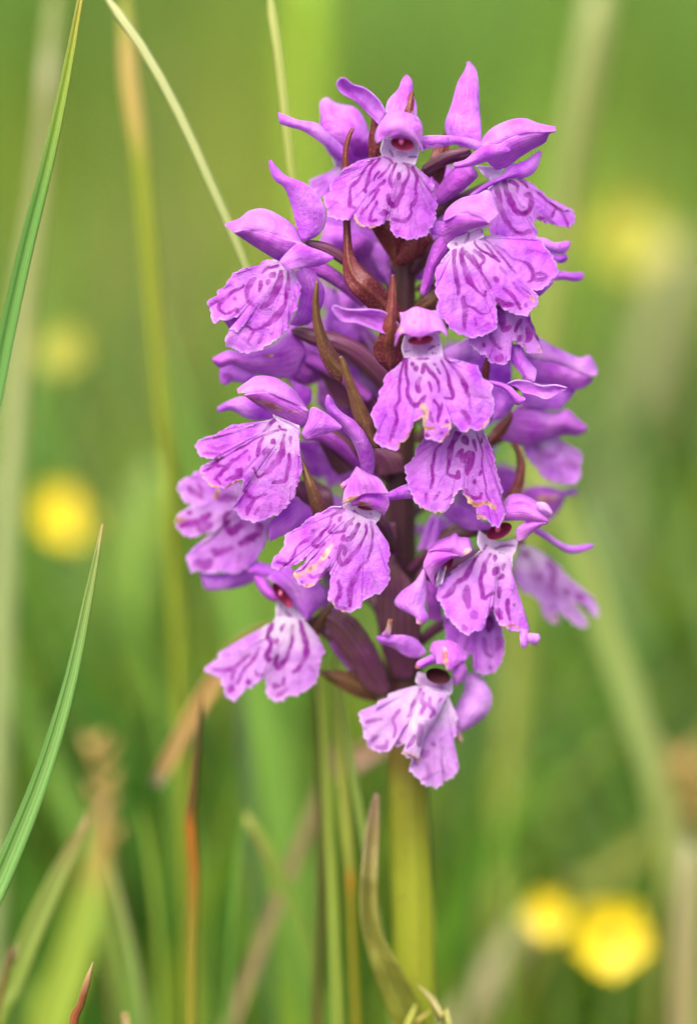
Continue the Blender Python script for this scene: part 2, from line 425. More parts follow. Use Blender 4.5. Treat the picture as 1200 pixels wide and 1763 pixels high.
TH = 0.00014
def lip(fl, cr, outline, strokes, z, gx=0., gy=.012, cv=.6, pale=0.15, pale_r=70, dry=(), ruf=.45, seed=0, res=(220, 88)):
    o = np.array(cr(outline), float)
    nc, nr = res
    e = spline(o, nc)
    rs = np.random.default_rng(seed+100)
    # finely scalloped margin
    s = np.linspace(0, 1, nc)
    T = np.gradient(e, axis=0); T /= np.linalg.norm(T, axis=1, keepdims=True)+1e-9
    Nn = np.stack([T[:, 1], -T[:, 0]], 1)
    sc = sum(rs.uniform(.5, 1.15)*np.sin(s*2*np.pi*f+rs.uniform(0, 6)) for f in (17, 29, 43, 61))
    e = e+Nn*sc[:, None]*np.clip(np.minimum(s, 1-s)*12, 0, 1)[:, None]
    a, b = o[0], o[-1]
    base = a+(b-a)*s[:, None]
    t = np.linspace(0, 1, nr)**.9
    XY = base[None]*(1-t)[:, None, None]+e[None]*t[:, None, None]
    x, y = XY[..., 0], XY[..., 1]
    m0 = (a+b)/2; cen = o.mean(0)
    ax = cen-m0; ax /= np.linalg.norm(ax)+1e-9
    lat = (x-m0[0])*-ax[1]+(y-m0[1])*ax[0]; al = (x-m0[0])*ax[0]+(y-m0[1])*ax[1]
    tt = t[:, None]
    Z = z+gx*(x-m0[0])+gy*(y-m0[1]) - cv*(lat/100)**2*1.3 - .55*(al/150)**2
    Z = Z+.35*np.exp(-(lat/16)**2)*np.clip(al/60, 0, 1)
    wv = sum(rs.uniform(.5, 1)*np.sin(s*2*np.pi*f+rs.uniform(0, 6)) for f in (3, 5, 8))/2
    wv2 = sum(rs.uniform(.5, 1)*np.sin(s*2*np.pi*f+rs.uniform(0, 6)) for f in (13, 21))/2
    Z = Z+ruf*.62*tt**3*wv[None]+ruf*.30*tt**6*wv2[None]+.20*fnoise(x, y, 26, seed % 4)+.07*fnoise(x, y, 9, (seed+1) % 4)
    st = [(cr(p), wd, aa) for p, wd, aa in [(q if len(q) == 3 else (q[0], q[1], .95)) for q in strokes]]
    mk = stroke_field(x, y, st)
    dd = np.hypot(x-m0[0], y-m0[1])
    hal = stroke_field(x, y, [(p, wd*3.0+6, aa) for p, wd, aa in st], 6, False)
    pl = pale*.5+.60*np.clip(1-dd/pale_r, 0, 1)**.8+.20*hal*np.clip(1.25-dd/150, .15, 1)
    pl = np.clip(pl+.10*fnoise(x, y, 18, (seed+2) % 4), 0, 1)
    pl = np.clip(pl+.40*np.clip((tt-.955)/.045, 0, 1), 0, .95)*(1+0*x)
    bleed = .13*stroke_field(x, y, [(p, wd*1.7+3, aa) for p, wd, aa in st], 4)
    mk = np.maximum(mk, bleed)
    dr = stroke_field(x, y, [(cr(p), wd, .95) for p, wd in dry], .9, False) if dry else np.zeros_like(x)
    # fine branching veins running to the margin
    ws = s[None]+.010*fnoise(x, y, 20, 1)+.006*fnoise(x, y, 8, 3)
    v1 = np.clip(1-np.abs(np.sin(ws*np.pi*15+seed))/.16, 0, 1)
    v2 = np.clip(1-np.abs(np.sin(ws*np.pi*34+seed*2))/.22, 0, 1)*np.clip((tt-.55)*3, 0, 1)
    vn = (.44*v1+.26*v2)*np.clip((tt-.25)*3, 0, 1)*(1-np.clip((tt-.9)*10, 0, 1))*np.clip(.55+.8*fnoise(x, y, 24, 2), 0, 1)
    mk = np.maximum(mk, vn)
    pig = np.stack([mk, pl, dr], -1).reshape(-1, 3)
    uv = np.stack(np.broadcast_arrays(tt, s[None]), -1).reshape(-1, 2)
    return mesh_obj('lip', P(x, y, Z).reshape(-1, 3), gridfaces(nr, nc), M_LIP, fl, uv, pig, TH)

def pet(fl, cr, name, L, Rr, z, bulge=1.0, B=None, T=None, mat=None, zl=0., zr=0., dry=(), marks=(), pale=0., seed=0, nu=34, nv=26, thick=TH, tipdry=0, keel=0):
    L = spline(cr(L), nu); Rr = spline(cr(Rr), nu)
    Bc = spline(cr(B), nv) if B else None; Tc = spline(cr(T), nv) if T else None
    u = np.linspace(0, 1, nu)[:, None]; v = np.linspace(0, 1, nv)[None]
    def side(c, p, q):
        base = p+(q-p)*np.linspace(0, 1, nv)[:, None]
        return base if c is None else c-((c[0]-p)*(1-v.T)+(c[-1]-q)*v.T)
    Bc = side(Bc, L[0], Rr[0]); Tc = side(Tc, L[-1], Rr[-1])
    XY = (1-v)[..., None]*L[:, None]+v[..., None]*Rr[:, None]+(1-u)[..., None]*Bc[None]+u[..., None]*Tc[None] \
        - ((1-u)*(1-v))[..., None]*L[0]-((1-u)*v)[..., None]*Rr[0]-(u*(1-v))[..., None]*L[-1]-(u*v)[..., None]*Rr[-1]
    x, y = XY[..., 0], XY[..., 1]
    zz = np.interp(u, np.linspace(0, 1, len(z)), z)
    k = (1-(2*v-1)**2)
    Z = zz+(1-v)*zl+v*zr+bulge*k*(.3+.7*np.sin(np.pi*np.clip(u, .02, .98)))+keel*np.exp(-((v-.5)/.1)**2)
    Z = Z+.20*fnoise(x, y, 17, seed % 4)+.06*fnoise(x, y, 6, (seed+2) % 4)+.16*np.sin(u*8+seed)*(2*v-1)*np.abs(2*v-1)
    mk = stroke_field(x, y, [(cr(q[0]), q[1], q[2] if len(q) > 2 else .8) for q in marks]) if marks else np.zeros_like(x)
    dr = stroke_field(x, y, [(cr(p), wd, .9) for p, wd in dry]) if dry else np.zeros_like(x)
    if tipdry: dr = np.maximum(dr, np.clip((u-(1-tipdry))/tipdry*1.5, 0, .9)+0*v)
    if mat is not None and mat.name.split('_')[-1] == 'petal':
        wv = v+.030*fnoise(x, y, 24, seed % 4)+.012*fnoise(x, y, 7, (seed+1) % 4)
        v1 = np.clip(1-np.abs(np.sin(wv*np.pi*6+seed))/.17, 0, 1)+.5*np.clip(1-np.abs(np.sin(wv*np.pi*15+seed))/.25, 0, 1)
        mk = np.maximum(mk, .42*v1*np.clip(.5+.8*fnoise(x, y, 18, (seed+3) % 4), 0, 1)*np.clip(1.15-u, .2, 1))
    edge = np.clip((np.abs(2*v-1)-.90)/.10, 0, 1)*.42
    pl = np.clip(pale+edge+.10*fnoise(x, y, 13, (seed+1) % 4)+0*u, 0, 1)
    pig = np.stack(np.broadcast_arrays(mk, pl, dr), -1).reshape(-1, 3)
    uv = np.stack(np.broadcast_arrays(u, v), -1).reshape(-1, 2)
    return mesh_obj(name, P(x, y, Z).reshape(-1, 3), gridfaces(nu, nv), mat or M_SEP, fl, uv, pig, thick)
def sepal(fl, cr, L, Rr, z, bulge=.6, **k): return pet(fl, cr, 'sepal', L, Rr, z, bulge, mat=k.pop('mat', M_SEP), **k)
def hood(fl, cr, L, Rr, z, bulge=1.6, **k): return pet(fl, cr, 'hood', L, Rr, z, bulge, mat=k.pop('mat', M_HOOD), **k)
def throat(fl, cr, L, Rr, z, B=None, T=None, marks=(), bulge=-.7): return pet(fl, cr, 'throat', L, Rr, z, bulge, B, T, M_LIP, marks=marks, pale=.82, nv=44)
def bract(cr, L, Rr, z, bulge=.8, mat=None, **k): return pet(ORCHID, cr, 'bract', L, Rr, z, bulge*.45, keel=.2, mat=mat or M_BR, thick=.00028, nu=48, nv=20, **k)

def mouth(fl, cr, c, rx, ry, rot, z, depth=2.2, mat=None, column=True, sc=1.0):
    """hollow bowl behind the hood with the column standing in it"""
    (cx, cy), = cr([c]); s = (cr([(c[0]+1, c[1])])[0][0]-cx)
    rx *= s*.72*sc; ry *= s*.6*sc; cy -= ry*.25/sc; n, m = 10, 24
    t = np.linspace(.02, 1, n)[:, None]; ph = np.linspace(0, 2*np.pi, m, endpoint=False)[None]
    X = t*np.cos(ph)*rx; Y = t*np.sin(ph)*ry+0*X
    ca, sa = math.cos(R_(rot)), math.sin(R_(rot))
    x = cx+X*ca-Y*sa; y = cy+X*sa+Y*ca
    z = z+.9; depth = depth*.65
    Z = z-depth*np.sqrt(np.clip(1-t**2, 0, 1))+0*ph
    mesh_obj('mouth', P(x, y, Z).reshape(-1, 3), gridfaces(n, m, True), mat or M_CAV, fl, pig=np.zeros((n*m, 3)))
    if column:
        tube('column', [(cx-rx*.1, cy-ry*.9, z-depth*.5), (cx-rx*.1, cy-ry*.3, z-depth*.2), (cx-rx*.1, cy+ry*.15, z-depth*.45)],
             [ry*.42, ry*.42, ry*.16], M_COLM, fl, ns=10, nr=10)

ORCHID = empty('orchid', (0, 0, 0))
tag(ORCHID, 'tall purple orchid spike with dark looped markings on its lips', 'orchid')
def floret(cx, cy, z, base=None, rad=10, mid=None, spur=None):
    """one flower: its ribbed ovary runs from the stem to the back of the mouth"""
    bx, by, bz = base or (700+np.sign(cx-700)*12, cy+85, 1.0)
    mx, my, mz = mid or ((bx+cx)/2, (by+cy)/2-8, (bz+z)/2-.4)
    o = tube('floret', [(bx, by, bz), (mx, my, mz), (cx, cy, z-3.2)], [rad*.7, rad, rad*.75], M_OV, ORCHID, rib=.10)
    if spur:
        tube('spur', spur[0], spur[1], M_SPUR, o, ns=18)
    return o

# stem ---------------------------------------------------------------
st_px = [(702, 255, 1.0, 9), (701, 330, .5, 13), (699, 430, 0, 17), (696, 600, 0, 20), (690, 800, 0, 26), (688, 950, 0, 29), (692, 1100, 0, 31),
         (698, 1200, 0, 33), (703, 1350, 0, 34), (709, 1500, 0, 36), (715, 1763, 0, 38)]
sp_ = P([a[0] for a in st_px], [a[1] for a in st_px], [a[2] for a in st_px])
sr_ = [a[3]*PXM for a in st_px]
sp_ = np.vstack([sp_, [(.0015, .001, .08), (.0016, .001, -.004)]]); sr_ += [.0026, .0031]
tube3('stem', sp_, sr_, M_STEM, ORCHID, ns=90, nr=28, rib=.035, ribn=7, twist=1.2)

# ================================================================== florets
# ---- flower at the very top, facing out
f = floret(688, 240, 7.5, (701, 330, 1), 9, (698, 290, 3.5))
lip(f, A, [(590,340),(520,370),(440,385),(360,405),(280,450),(190,530),(145,590),(138,640),(90,710),(100,780),(120,840),(165,885),(240,897),(300,885),(348,862),(365,910),(400,945),(450,962),(520,955),(580,940),(645,880),(652,905),(665,975),(700,1030),(760,1055),(850,1062),(920,1050),(985,1005),(1035,920),(1050,840),(1058,770),(1045,700),(1025,640),(1020,570),(970,520),(900,470),(870,420)],
 [([(510,385),(450,450),(390,550),(330,620),(310,700),(320,770),(360,790)],5),([(570,370),(510,430),(480,510),(460,590),(450,650)],6),([(445,640),(455,660)],9),([(600,340),(650,370),(690,405)],4),
  ([(660,410),(620,470),(560,540)],3),([(560,480),(520,560)],4),([(610,560),(540,630),(480,690)],4),([(560,640),(520,710),(460,780),(410,850)],5),([(545,740),(510,830),(480,910),(545,900)],5.5),([(580,840),(630,835)],7),
  ([(720,410),(680,470),(660,540),(668,610)],5),([(780,410),(820,440),(815,530),(780,620),(740,700),(700,770),(660,760),(638,690)],7),([(735,500),(735,545)],8),
  ([(850,450),(880,520),(880,620),(875,720),(840,800),(840,850),(780,900),(690,890)],6),([(930,720),(960,800),(1000,850)],4,.3),([(290,610),(180,640)],3,.3),([(200,740),(130,745)],5,.35)],
 8.2, gx=.001, gy=.010, cv=1.0, pale=.05, pale_r=42, dry=[([(350,870),(372,925),(440,965),(530,958)],4.5)], seed=1)
throat(f, A, [(600,190),(575,290),(592,345)], [(900,200),(905,320),(870,425)], (7.6, 8.2), T=[(592,345),(690,405),(780,400),(870,425)], marks=[([(650,300),(690,350)],3),([(820,365),(880,360)],3),([(740,330),(790,340)],11,.3)])
mouth(f, A, (765,250), 115, 75, 12, 8.6, 1.6, sc=1.25)
hood(f, S1, [(905,425),(850,500),(822,580),(835,630)], [(1110,440),(1145,500),(1140,600),(1155,695)], (7.6, 9.6), 2.0, B=[(905,425),(1000,408),(1110,440)], T=[(835,630),(885,595),(940,575),(1040,575),(1110,610),(1155,695)], pale=.12)
hood(f, S1, [(930,540),(932,585),(1030,590)], [(945,540),(1060,485),(1140,505),(1150,620)], (9.9, 9.6), .8, seed=2)
sepal(f, S1, [(850,500),(780,430),(690,340),(590,280),(556,220),(580,180)], [(900,420),(850,330),(760,250),(670,220),(620,180),(585,178)], (7.0, 8.5), -.6, marks=[([(830,470),(740,380),(640,270),(590,200)],9,.55),([(760,420),(700,340)],7,.5)])
sepal(f, S1, [(890,420),(915,330),(980,260),(1010,190),(1040,157)], [(1110,460),(1108,360),(1082,290),(1075,200),(1042,157)], (5.0, 2.0), .5)
sepal(f, A, [(1150,255),(1060,262),(960,280),(890,290)], [(1160,180),(1060,170),(960,172),(890,190)], (6.4, 7), .5, pale=.1)

# ---- upper left flower behind
f = floret(590, 275, 1.0, (695, 350, 0), 8, (640, 310, .5), ([(600,290,.5),(625,320,-2),(640,350,-4)],[9,7,4]))
hood(f, S1, [(440,520),(450,440),(445,350),(490,312),(540,345),(600,362),(680,380),(740,450),(785,560)], [(450,600),(530,720),(640,760),(740,745),(785,720)], (-.5, -.5), 2.6, T=[(785,560),(790,640),(785,720)], seed=3, marks=[([(700,640),(760,700)],26,.7),([(680,560),(640,460)],8,.3)])
sepal(f, S1, [(610,660),(500,560),(420,490),(300,470),(220,440),(155,413)], [(620,740),(540,690),(450,620),(330,540),(230,510),(165,487)], (2.5, 4), .6, seed=4, pale=.08)
throat(f, S1, [(530,730),(560,800)], [(620,740),(600,830)], (-1, -1))
lip(f, S1, [(560,780),(480,865),(400,875),(370,905),(390,950),(440,1000),(500,980),(560,930),(610,840)], [([(400,930),(480,890)],5,.6)], -.8, gx=.012, pale=.1, pale_r=25, seed=5, ruf=.3)

# ---- top right flower with its bud-shaped hood pointing right
f = floret(812, 262, 5.0, (712, 330, .5), 11, (748, 283, 3.5))
sepal(f, S2, [(330,575),(250,510),(235,430),(270,330),(310,190),(355,110),(370,57)], [(445,575),(452,480),(440,330),(435,200),(420,110),(378,57)], (3.2, 1.5), .8, seed=2, pale=.06)
hood(f, S2, [(450,550),(480,500),(540,450),(640,410),(720,405),(790,430),(850,445),(905,455)], [(450,560),(560,556),(620,525),(720,490),(850,485),(905,480)], (5, 6), 1.0, zl=-1.5, zr=.9, pale=.14, seed=3)
hood(f, S2, [(450,560),(560,556),(620,525),(720,490),(850,485),(900,480)], [(540,710),(600,700),(680,640),(760,590),(840,545),(862,495),(900,482)], (5.4, 6), .8, zl=.7, zr=-1.4, B=[(450,560),(470,640),(540,710)], seed=1)
sepal(f, S2, [(632,590),(560,560),(470,570),(410,610),(350,660),(285,676)], [(625,615),(540,640),(440,675),(360,695),(290,702)], (6.6, 8), .7, seed=4)
sepal(f, S2, [(470,600),(380,580),(300,557),(200,575),(110,588)], [(475,560),(400,530),(300,513),(200,506),(110,508)], (5.8, 7), .4, pale=.08, seed=5)
throat(f, S2, [(420,690),(500,780)], [(590,700),(560,790)], (4.4, 4.0))
tube('spur', [(812,288,4.6),(785,313,4),(752,345,3)], [19,19,12], M_SPUR, f)
pet(f, S2, 'sepal', [(380,870),(480,800),(580,750),(620,690),(720,660),(800,600)], [(390,885),(500,815),(620,765),(700,765),(780,720),(822,605)], (5.0, 4.2), .6, seed=6)
tube('ridge', [(808,258,4.4),(771,268,4.3),(728,293,3.4)], [4,8,7], M_OV, f, rib=.1)

# ---- right, patterned lip behind the hood
f = floret(866, 310, 3.2, (712, 390, .5), 10, (790, 345, 2))
lip(f, B_, [(370,215),(300,290),(320,350),(370,430),(360,540),(325,640),(380,740),(560,740),(690,730),(722,690),(702,620),(692,560),(683,535),(720,545),(800,565),(900,590),(960,600),(1000,612),(1040,560),(1050,510),(1020,465),(950,455),(870,400),(760,310),(690,250),(600,195),(540,180)],
 [([(370,240),(390,330),(410,440),(460,560),(540,640),(600,660),(660,640)],7),([(440,210),(470,310),(500,390),(560,480),(610,490),(650,450),(670,390),(660,330),(620,340)],8),([(490,210),(550,260),(550,300)],6),([(540,190),(600,230),(630,270)],4),([(730,310),(800,380),(880,440),(940,490),(980,580)],5),([(880,450),(840,520)],6),([(720,530),(790,530)],5)],
 4.6, gx=-.014, gy=.006, cv=.4, pale=.04, pale_r=30, seed=6)

# ---- right, large lip facing out
f = floret(800, 400, 8.6, (712, 470, .5), 11, (750, 425, 4.5))
lip(f, C, [(180,305),(100,400),(55,490),(48,640),(75,740),(65,830),(130,920),(180,980),(240,1025),(330,1055),(420,1055),(510,1020),(582,960),(575,900),(570,830),(565,772),(600,778),(640,810),(720,855),(790,868),(850,860),(880,820),(920,780),(932,730),(915,690),(880,655),(930,648),(1000,620),(1050,560),(1108,480),(1080,410),(1045,350),(1000,280),(950,220),(880,205),(820,208),(760,205),(650,185),(560,180),(490,185),(460,180)],
 [([(215,310),(205,400),(215,500),(235,600),(245,690)],6),([(275,300),(275,380),(310,480),(350,580),(410,650),(465,700),(480,660)],7),([(310,330),(370,390),(420,460),(460,520)],8),([(380,310),(440,350),(470,400),(440,430)],6),([(440,440),(450,520),(510,600),(530,630)],7),([(560,550),(565,575)],9),
  ([(385,220),(390,260),(440,310),(490,340),(550,380),(590,410)],4),([(470,250),(520,310),(560,370),(590,410)],5),([(480,210),(560,290),(620,370),(680,450),(730,510)],5),([(560,260),(650,320),(720,380),(830,410),(870,470),(880,560),(850,580)],5),([(880,510),(990,520),(980,560),(910,560),(890,520)],4.5,.7),([(870,310),(820,330)],6,.5),
  ([(290,720),(300,820),(300,980)],6,.8),([(310,790),(380,810),(430,850),(510,850),(540,800)],6,.8),([(390,880),(390,960)],5,.7),([(480,950),(510,930)],8,.7),([(630,640),(690,680),(740,750),(780,820)],7),([(710,590),(770,660),(850,720)],6),([(580,730),(640,770),(710,780)],7),([(820,790)],9),([(800,640),(860,680)],4),([(600,460),(660,520)],3,.6),([(170,700),(150,760)],5,.3),([(200,760),(190,840)],5,.3)],
 9.5, gx=-.006, gy=.014, cv=.6, pale=.06, pale_r=62, dry=[([(870,715),(890,730)],7)], seed=7)
throat(f, C, [(215,200),(150,260),(180,310)], [(440,110),(455,150),(465,185)], (8.4, 9.4), T=[(180,310),(300,265),(380,235),(465,185)], marks=[([(340,150),(330,200),(300,240)],3.5),([(220,250),(230,270)],3),([(310,270),(350,262)],5),([(450,120),(450,170)],4)])
hood(f, S2, [(222,1010),(250,950),(330,890),(430,865),(495,840),(545,920),(552,968)], [(225,1022),(330,985),(430,1002),(500,1032),(535,1000),(552,972)], (9.5, 10.8), 1.0, zl=-2.2, zr=.6, pale=.15, seed=1)
hood(f, S2, [(225,1018),(330,983),(430,1000),(505,1036)], [(238,1165),(300,1110),(400,1070),(505,1040)], (9.3, 10.6), .7, B=[(225,1018),(208,1080),(238,1165)], zl=.5, zr=-.6, seed=2)
sepal(f, Q, [(1000,120),(930,200),(880,340),(840,500),(820,610),(845,640)], [(1100,190),(1060,280),(960,400),(920,520),(880,620),(852,644)], (6.5, 5.5), .7, mat=M_SPUR, seed=3)
sepal(f, S2, [(140,1020),(150,1110)], [(225,1030),(218,1110)], (6, 6.5), .4, pale=.1)
tube('spur', [(795,395,6.5),(768,430,4.5),(752,470,3)], [15,13,7], M_SPUR, f)

# ---- two small petals sticking out on the right
f = floret(905, 425, 3.0, (715, 500, .5), 9, (820, 460, 2))
sepal(f, B_, [(700,690),(800,708),(870,740),(990,728),(1002,760)], [(720,730),(820,800),(900,832),(960,822),(1000,772)], (4.8, 3.5), .4, pale=.1)
sepal(f, B_, [(820,810),(900,850),(960,838),(980,868)], [(860,900),(920,912),(970,892),(980,872)], (4.2, 3), .4)
sepal(f, B_, [(800,980),(930,988),(1020,1000),(1100,998),(1122,1022)], [(800,1075),(940,1052),(1020,1066),(1090,1062),(1122,1030)], (3.5, 2), .5)
sepal(f, C, [(780,560),(930,600),(1060,560)], [(760,720),(930,700),(1050,590)], (4.5, 4), .4, seed=2)

# ---- lip hanging under the large right lip
f = floret(878, 520, 6.8, (712, 590, .5), 10, (780, 550, 3))
lip(f, C, [(590,760),(590,900),(480,1040),(338,1060),(350,1110),(400,1180),(470,1210),(520,1270),(600,1287),(665,1280),(690,1200),(700,1120),(720,1085),(790,1130),(850,1190),(920,1197),(962,1170),(930,1080),(890,980),(855,870),(830,800)],
 [([(610,800),(620,900),(640,980),(690,970)],9),([(770,910),(730,1000)],7),([(520,1030),(550,1110),(610,1160)],7),([(455,1125)],12),([(600,1230)],13),([(840,980),(860,1040),(830,1090)],7),([(760,1060)],9),([(880,960),(930,1080)],4),([(845,910)],6)],
 7.6, gx=-.012, gy=.012, cv=.4, pale=.14, pale_r=30, dry=[([(935,1165),(950,1178)],4)], seed=8)
sepal(f, O, [(310,110),(290,230),(360,340),(430,420),(490,440)], [(390,120),(420,220),(470,290),(512,340),(500,432)], (7, 8), .6, marks=[([(310,180),(350,280),(420,390)],4,.5),([(350,200),(390,300)],4,.4)], pale=.1)

# ---- left upper flower
f = floret(520, 415, 7.0, (680, 540, 1), 9, (600, 450, 4))
tube('ridge', [(525,416,7),(562,428,6.6),(592,446,6),(622,467,5),(664,512,3)], [4,9,10,10,8], M_OV, f, rib=.12)
tube('spur', [(515,458,6.2),(550,463,5.6),(590,488,4.2),(630,525,2.5)], [11,13,12,8], M_SPUR, f)
lip(f, D, [(650,105),(590,84),(520,95),(490,130),(400,160),(300,180),(240,230),(190,310),(123,375),(152,417),(60,430),(43,480),(65,540),(73,600),(95,632),(130,610),(190,608),(280,580),(338,558),(362,580),(345,650),(285,712),(225,690),(195,770),(190,812),(240,850),(310,875),(370,895),(450,880),(520,850),(600,800),(660,750),(715,690),(732,640),(780,560),(805,480),(832,380),(835,320),(805,260),(770,170)],
 [([(350,310),(250,370),(190,420),(140,480),(140,530),(190,560),(240,540),(270,510)],5),([(280,515),(300,530)],8),([(270,420)],7,.6),([(450,250),(400,300),(380,390),(390,450),(430,480)],8),([(600,210),(580,230)],8),([(570,270),(555,295)],6),([(500,280),(490,350)],7),([(670,190),(660,260),(630,350),(580,440),(510,495)],8),
  ([(730,190),(735,280),(715,390),(690,490),(620,590),(540,650),(440,690),(380,660)],6),([(440,690),(390,790)],6,.8),([(510,730),(480,800)],7,.8),([(560,150),(510,200)],5),([(660,130),(560,160)],4),([(150,440),(60,490)],4),([(780,440),(760,500)],4,.35),([(350,760),(420,830)],5,.5),([(590,720),(580,770)],4,.35)],
 9.6, gx=.010, gy=.010, cv=.5, pale=.05, pale_r=42, seed=9)
sepal(f, D, [(180,610),(280,575),(360,560)], [(230,680),(275,720),(350,640)], (7, 7.5), .2, mat=M_SPUR)  # folded-back lip piece; the darker spur colour paints its shade
sepal(f, D, [(790,180),(830,330),(820,480),(770,600),(740,640)], [(960,190),(1032,330),(1034,440),(980,560),(900,640)], (6.5, 5.0), 1.0, seed=2, B=[(790,180),(880,160),(960,190)], T=[(740,640),(820,655),(900,640)])
hood(f, S3, [(598,520),(560,440),(470,370),(380,333),(300,345),(240,390),(160,418)], [(600,530),(520,510),(430,480),(340,455),(270,450),(210,465),(160,425)], (9, 10), .9, zl=-2.0, zr=.5, pale=.16, seed=3)
hood(f, S3, [(602,530),(520,508),(430,478),(340,453),(270,450),(212,466)], [(470,632),(400,590),(320,540),(250,492),(214,468)], (9.2, 10.2), .9, B=[(602,530),(560,595),(470,632)], zl=.4, zr=-1.4, seed=4)
sepal(f, S3, [(600,515),(570,430),(540,310),(500,210),(440,160),(415,90),(413,55)], [(625,512),(690,482),(732,420),(737,350),(700,270),(620,190),(520,150),(470,110),(420,52)], (7.5, 8.5), .7, seed=5)
sepal(f, S3, [(473,638),(500,600),(580,531),(650,555),(720,580),(780,610)], [(480,645),(520,682),(600,672),(700,657),(782,618)], (11, 10.6), .5, seed=6, pale=.1, marks=[([(500,650),(600,620),(720,600)],5,.35)])

# ---- flower seen from the side below it, hood pointing left
f = floret(520, 620, 2.5, (676, 720, 1), 11, (590, 650, 2))
hood(f, D, [(860,800),(740,715),(600,820),(370,885),(230,868),(150,898),(80,938)], [(845,960),(800,1060),(700,1102),(560,1082),(400,1052),(250,990),(150,1012),(84,955)], (3.5, 5), 1.8, B=[(860,800),(880,880),(845,960)], seed=5, marks=[([(700,900),(480,920),(280,960)],5,.45)], dry=[([(520,915),(600,905)],4)])
sepal(f, D, [(450,1070),(330,1035),(250,995),(160,1020),(145,1080)], [(460,1130),(350,1142),(260,1128),(200,1160),(150,1135)], (4, 3.5), .6, marks=[([(210,1095)],12,.6)])
sepal(f, D, [(860,860),(900,950),(1000,1000)], [(800,1090),(900,1150),(1000,1130)], (2.5, 1), 1.2, mat=M_SPUR, marks=[([(860,950),(940,1050)],40,.5)])  # shaded interior: dark spur colour and broad mark paint the shade
tube('spur', [(525,612,3.2),(580,640,3),(640,688,2)], [12,13,9], M_SPUR, f)
tube('ridge', [(500,568,4),(540,580,4.6),(600,598,4.4),(650,640,3.4),(685,690,2)], [6,13,17,18,12], M_OV, f, rib=.12)

# ---- centre flower facing the camera
f = floret(728, 580, 12.2, (697, 690, 1.5), 11, (712, 620, 7))
lip(f, E, [(330,480),(290,560),(210,610),(160,660),(150,710),(110,800),(105,870),(53,920),(55,990),(80,1080),(95,1120),(78,1180),(110,1240),(180,1262),(260,1277),(300,1225),(350,1180),(400,1080),(430,1030),(482,988),(495,1030),(500,1100),(515,1165),(560,1190),(630,1212),(680,1170),(738,1090),(735,1050),(712,990),(740,1030),(800,1100),(850,1118),(900,1100),(970,1112),(1030,1075),(1080,990),(1102,880),(1085,780),(1070,700),(1010,660),(980,600),(950,560),(900,530),(800,515),(715,508),(660,465)],
 [([(340,480),(300,600),(285,700),(285,820),(260,920),(265,1010),(240,1130),(215,1200)],5),([(355,500),(350,600),(360,700),(365,820),(410,890),(460,880),(515,810)],6),([(400,540)],6),([(430,575)],8),([(470,660),(440,710),(460,770)],7),([(490,610),(500,545),(540,600),(610,660),(630,720),(620,780)],5),([(590,540)],8),([(610,570),(630,620)],4),([(650,500),(690,590),(720,700),(740,820),(680,830)],6),
  ([(680,480),(770,590),(850,720),(880,800),(900,910)],5),([(830,950),(880,1010),(900,1050)],6,.8),([(540,700),(560,770)],4),([(590,850),(630,940),(620,1040)],5),([(660,870),(640,950)],4),([(695,1030),(702,1060)],5),([(540,950),(575,1040)],4),([(530,1140)],6),([(660,1130)],7),([(440,490),(540,490)],5),([(330,1050),(280,1180)],5,.35),([(960,930),(1060,980)],6,.4),([(980,1020),(1010,1010)],6,.4),([(180,900),(130,980)],4,.3),([(880,790),(1050,840)],3,.35),([(340,480),(380,480)],4)],
 13.2, gx=.001, gy=.012, cv=.9, pale=.06, pale_r=50, dry=[([(290,1235),(345,1180),(400,1080),(440,1030),(480,992)],4),([(490,900),(515,950),(500,1060)],7),([(505,1085),(580,1080)],4),([(660,1080),(735,1060),(690,1160),(640,1205)],3.5),([(850,1116),(900,1102),(970,1110),(1080,990)],2.5)], seed=10)
throat(f, E, [(330,290),(308,390),(330,482)], [(625,260),(652,370),(662,468)], (12, 13.2), T=[(330,482),(440,505),(540,500),(662,468)], marks=[([(330,430),(390,415)],4),([(540,410),(570,385),(600,378)],4),([(625,362)],3.5),([(570,440)],4),([(600,440)],4),([(430,400),(500,400),(470,440)],20,.35)])
mouth(f, E, (470,335), 118, 56, -6, 13.3, 1.5, sc=1.3)
hood(f, E, [(290,90),(300,180),(265,265),(248,385)], [(610,75),(650,150),(690,240),(702,302)], (11.5, 14.4), 1.8, B=[(290,90),(340,86),(430,45),(560,78),(610,75)], T=[(248,385),(300,272),(400,292),(480,297),(560,262),(640,247),(702,302)], pale=.16, seed=6, dry=[([(380,185),(430,185)],4),([(290,225),(310,250)],6)], marks=[([(250,370),(290,290)],9,.4)])
sepal(f, Q, [(640,890),(520,790),(420,765),(300,765),(180,760),(90,728),(58,745)], [(610,988),(500,970),(400,930),(260,880),(150,870),(90,810),(60,756)], (11.5, 13.5), -.6, seed=1, marks=[([(560,880),(400,830),(200,800)],8,.4),([(200,820),(120,780)],8,.5),([(430,910),(280,840)],7,.35)])

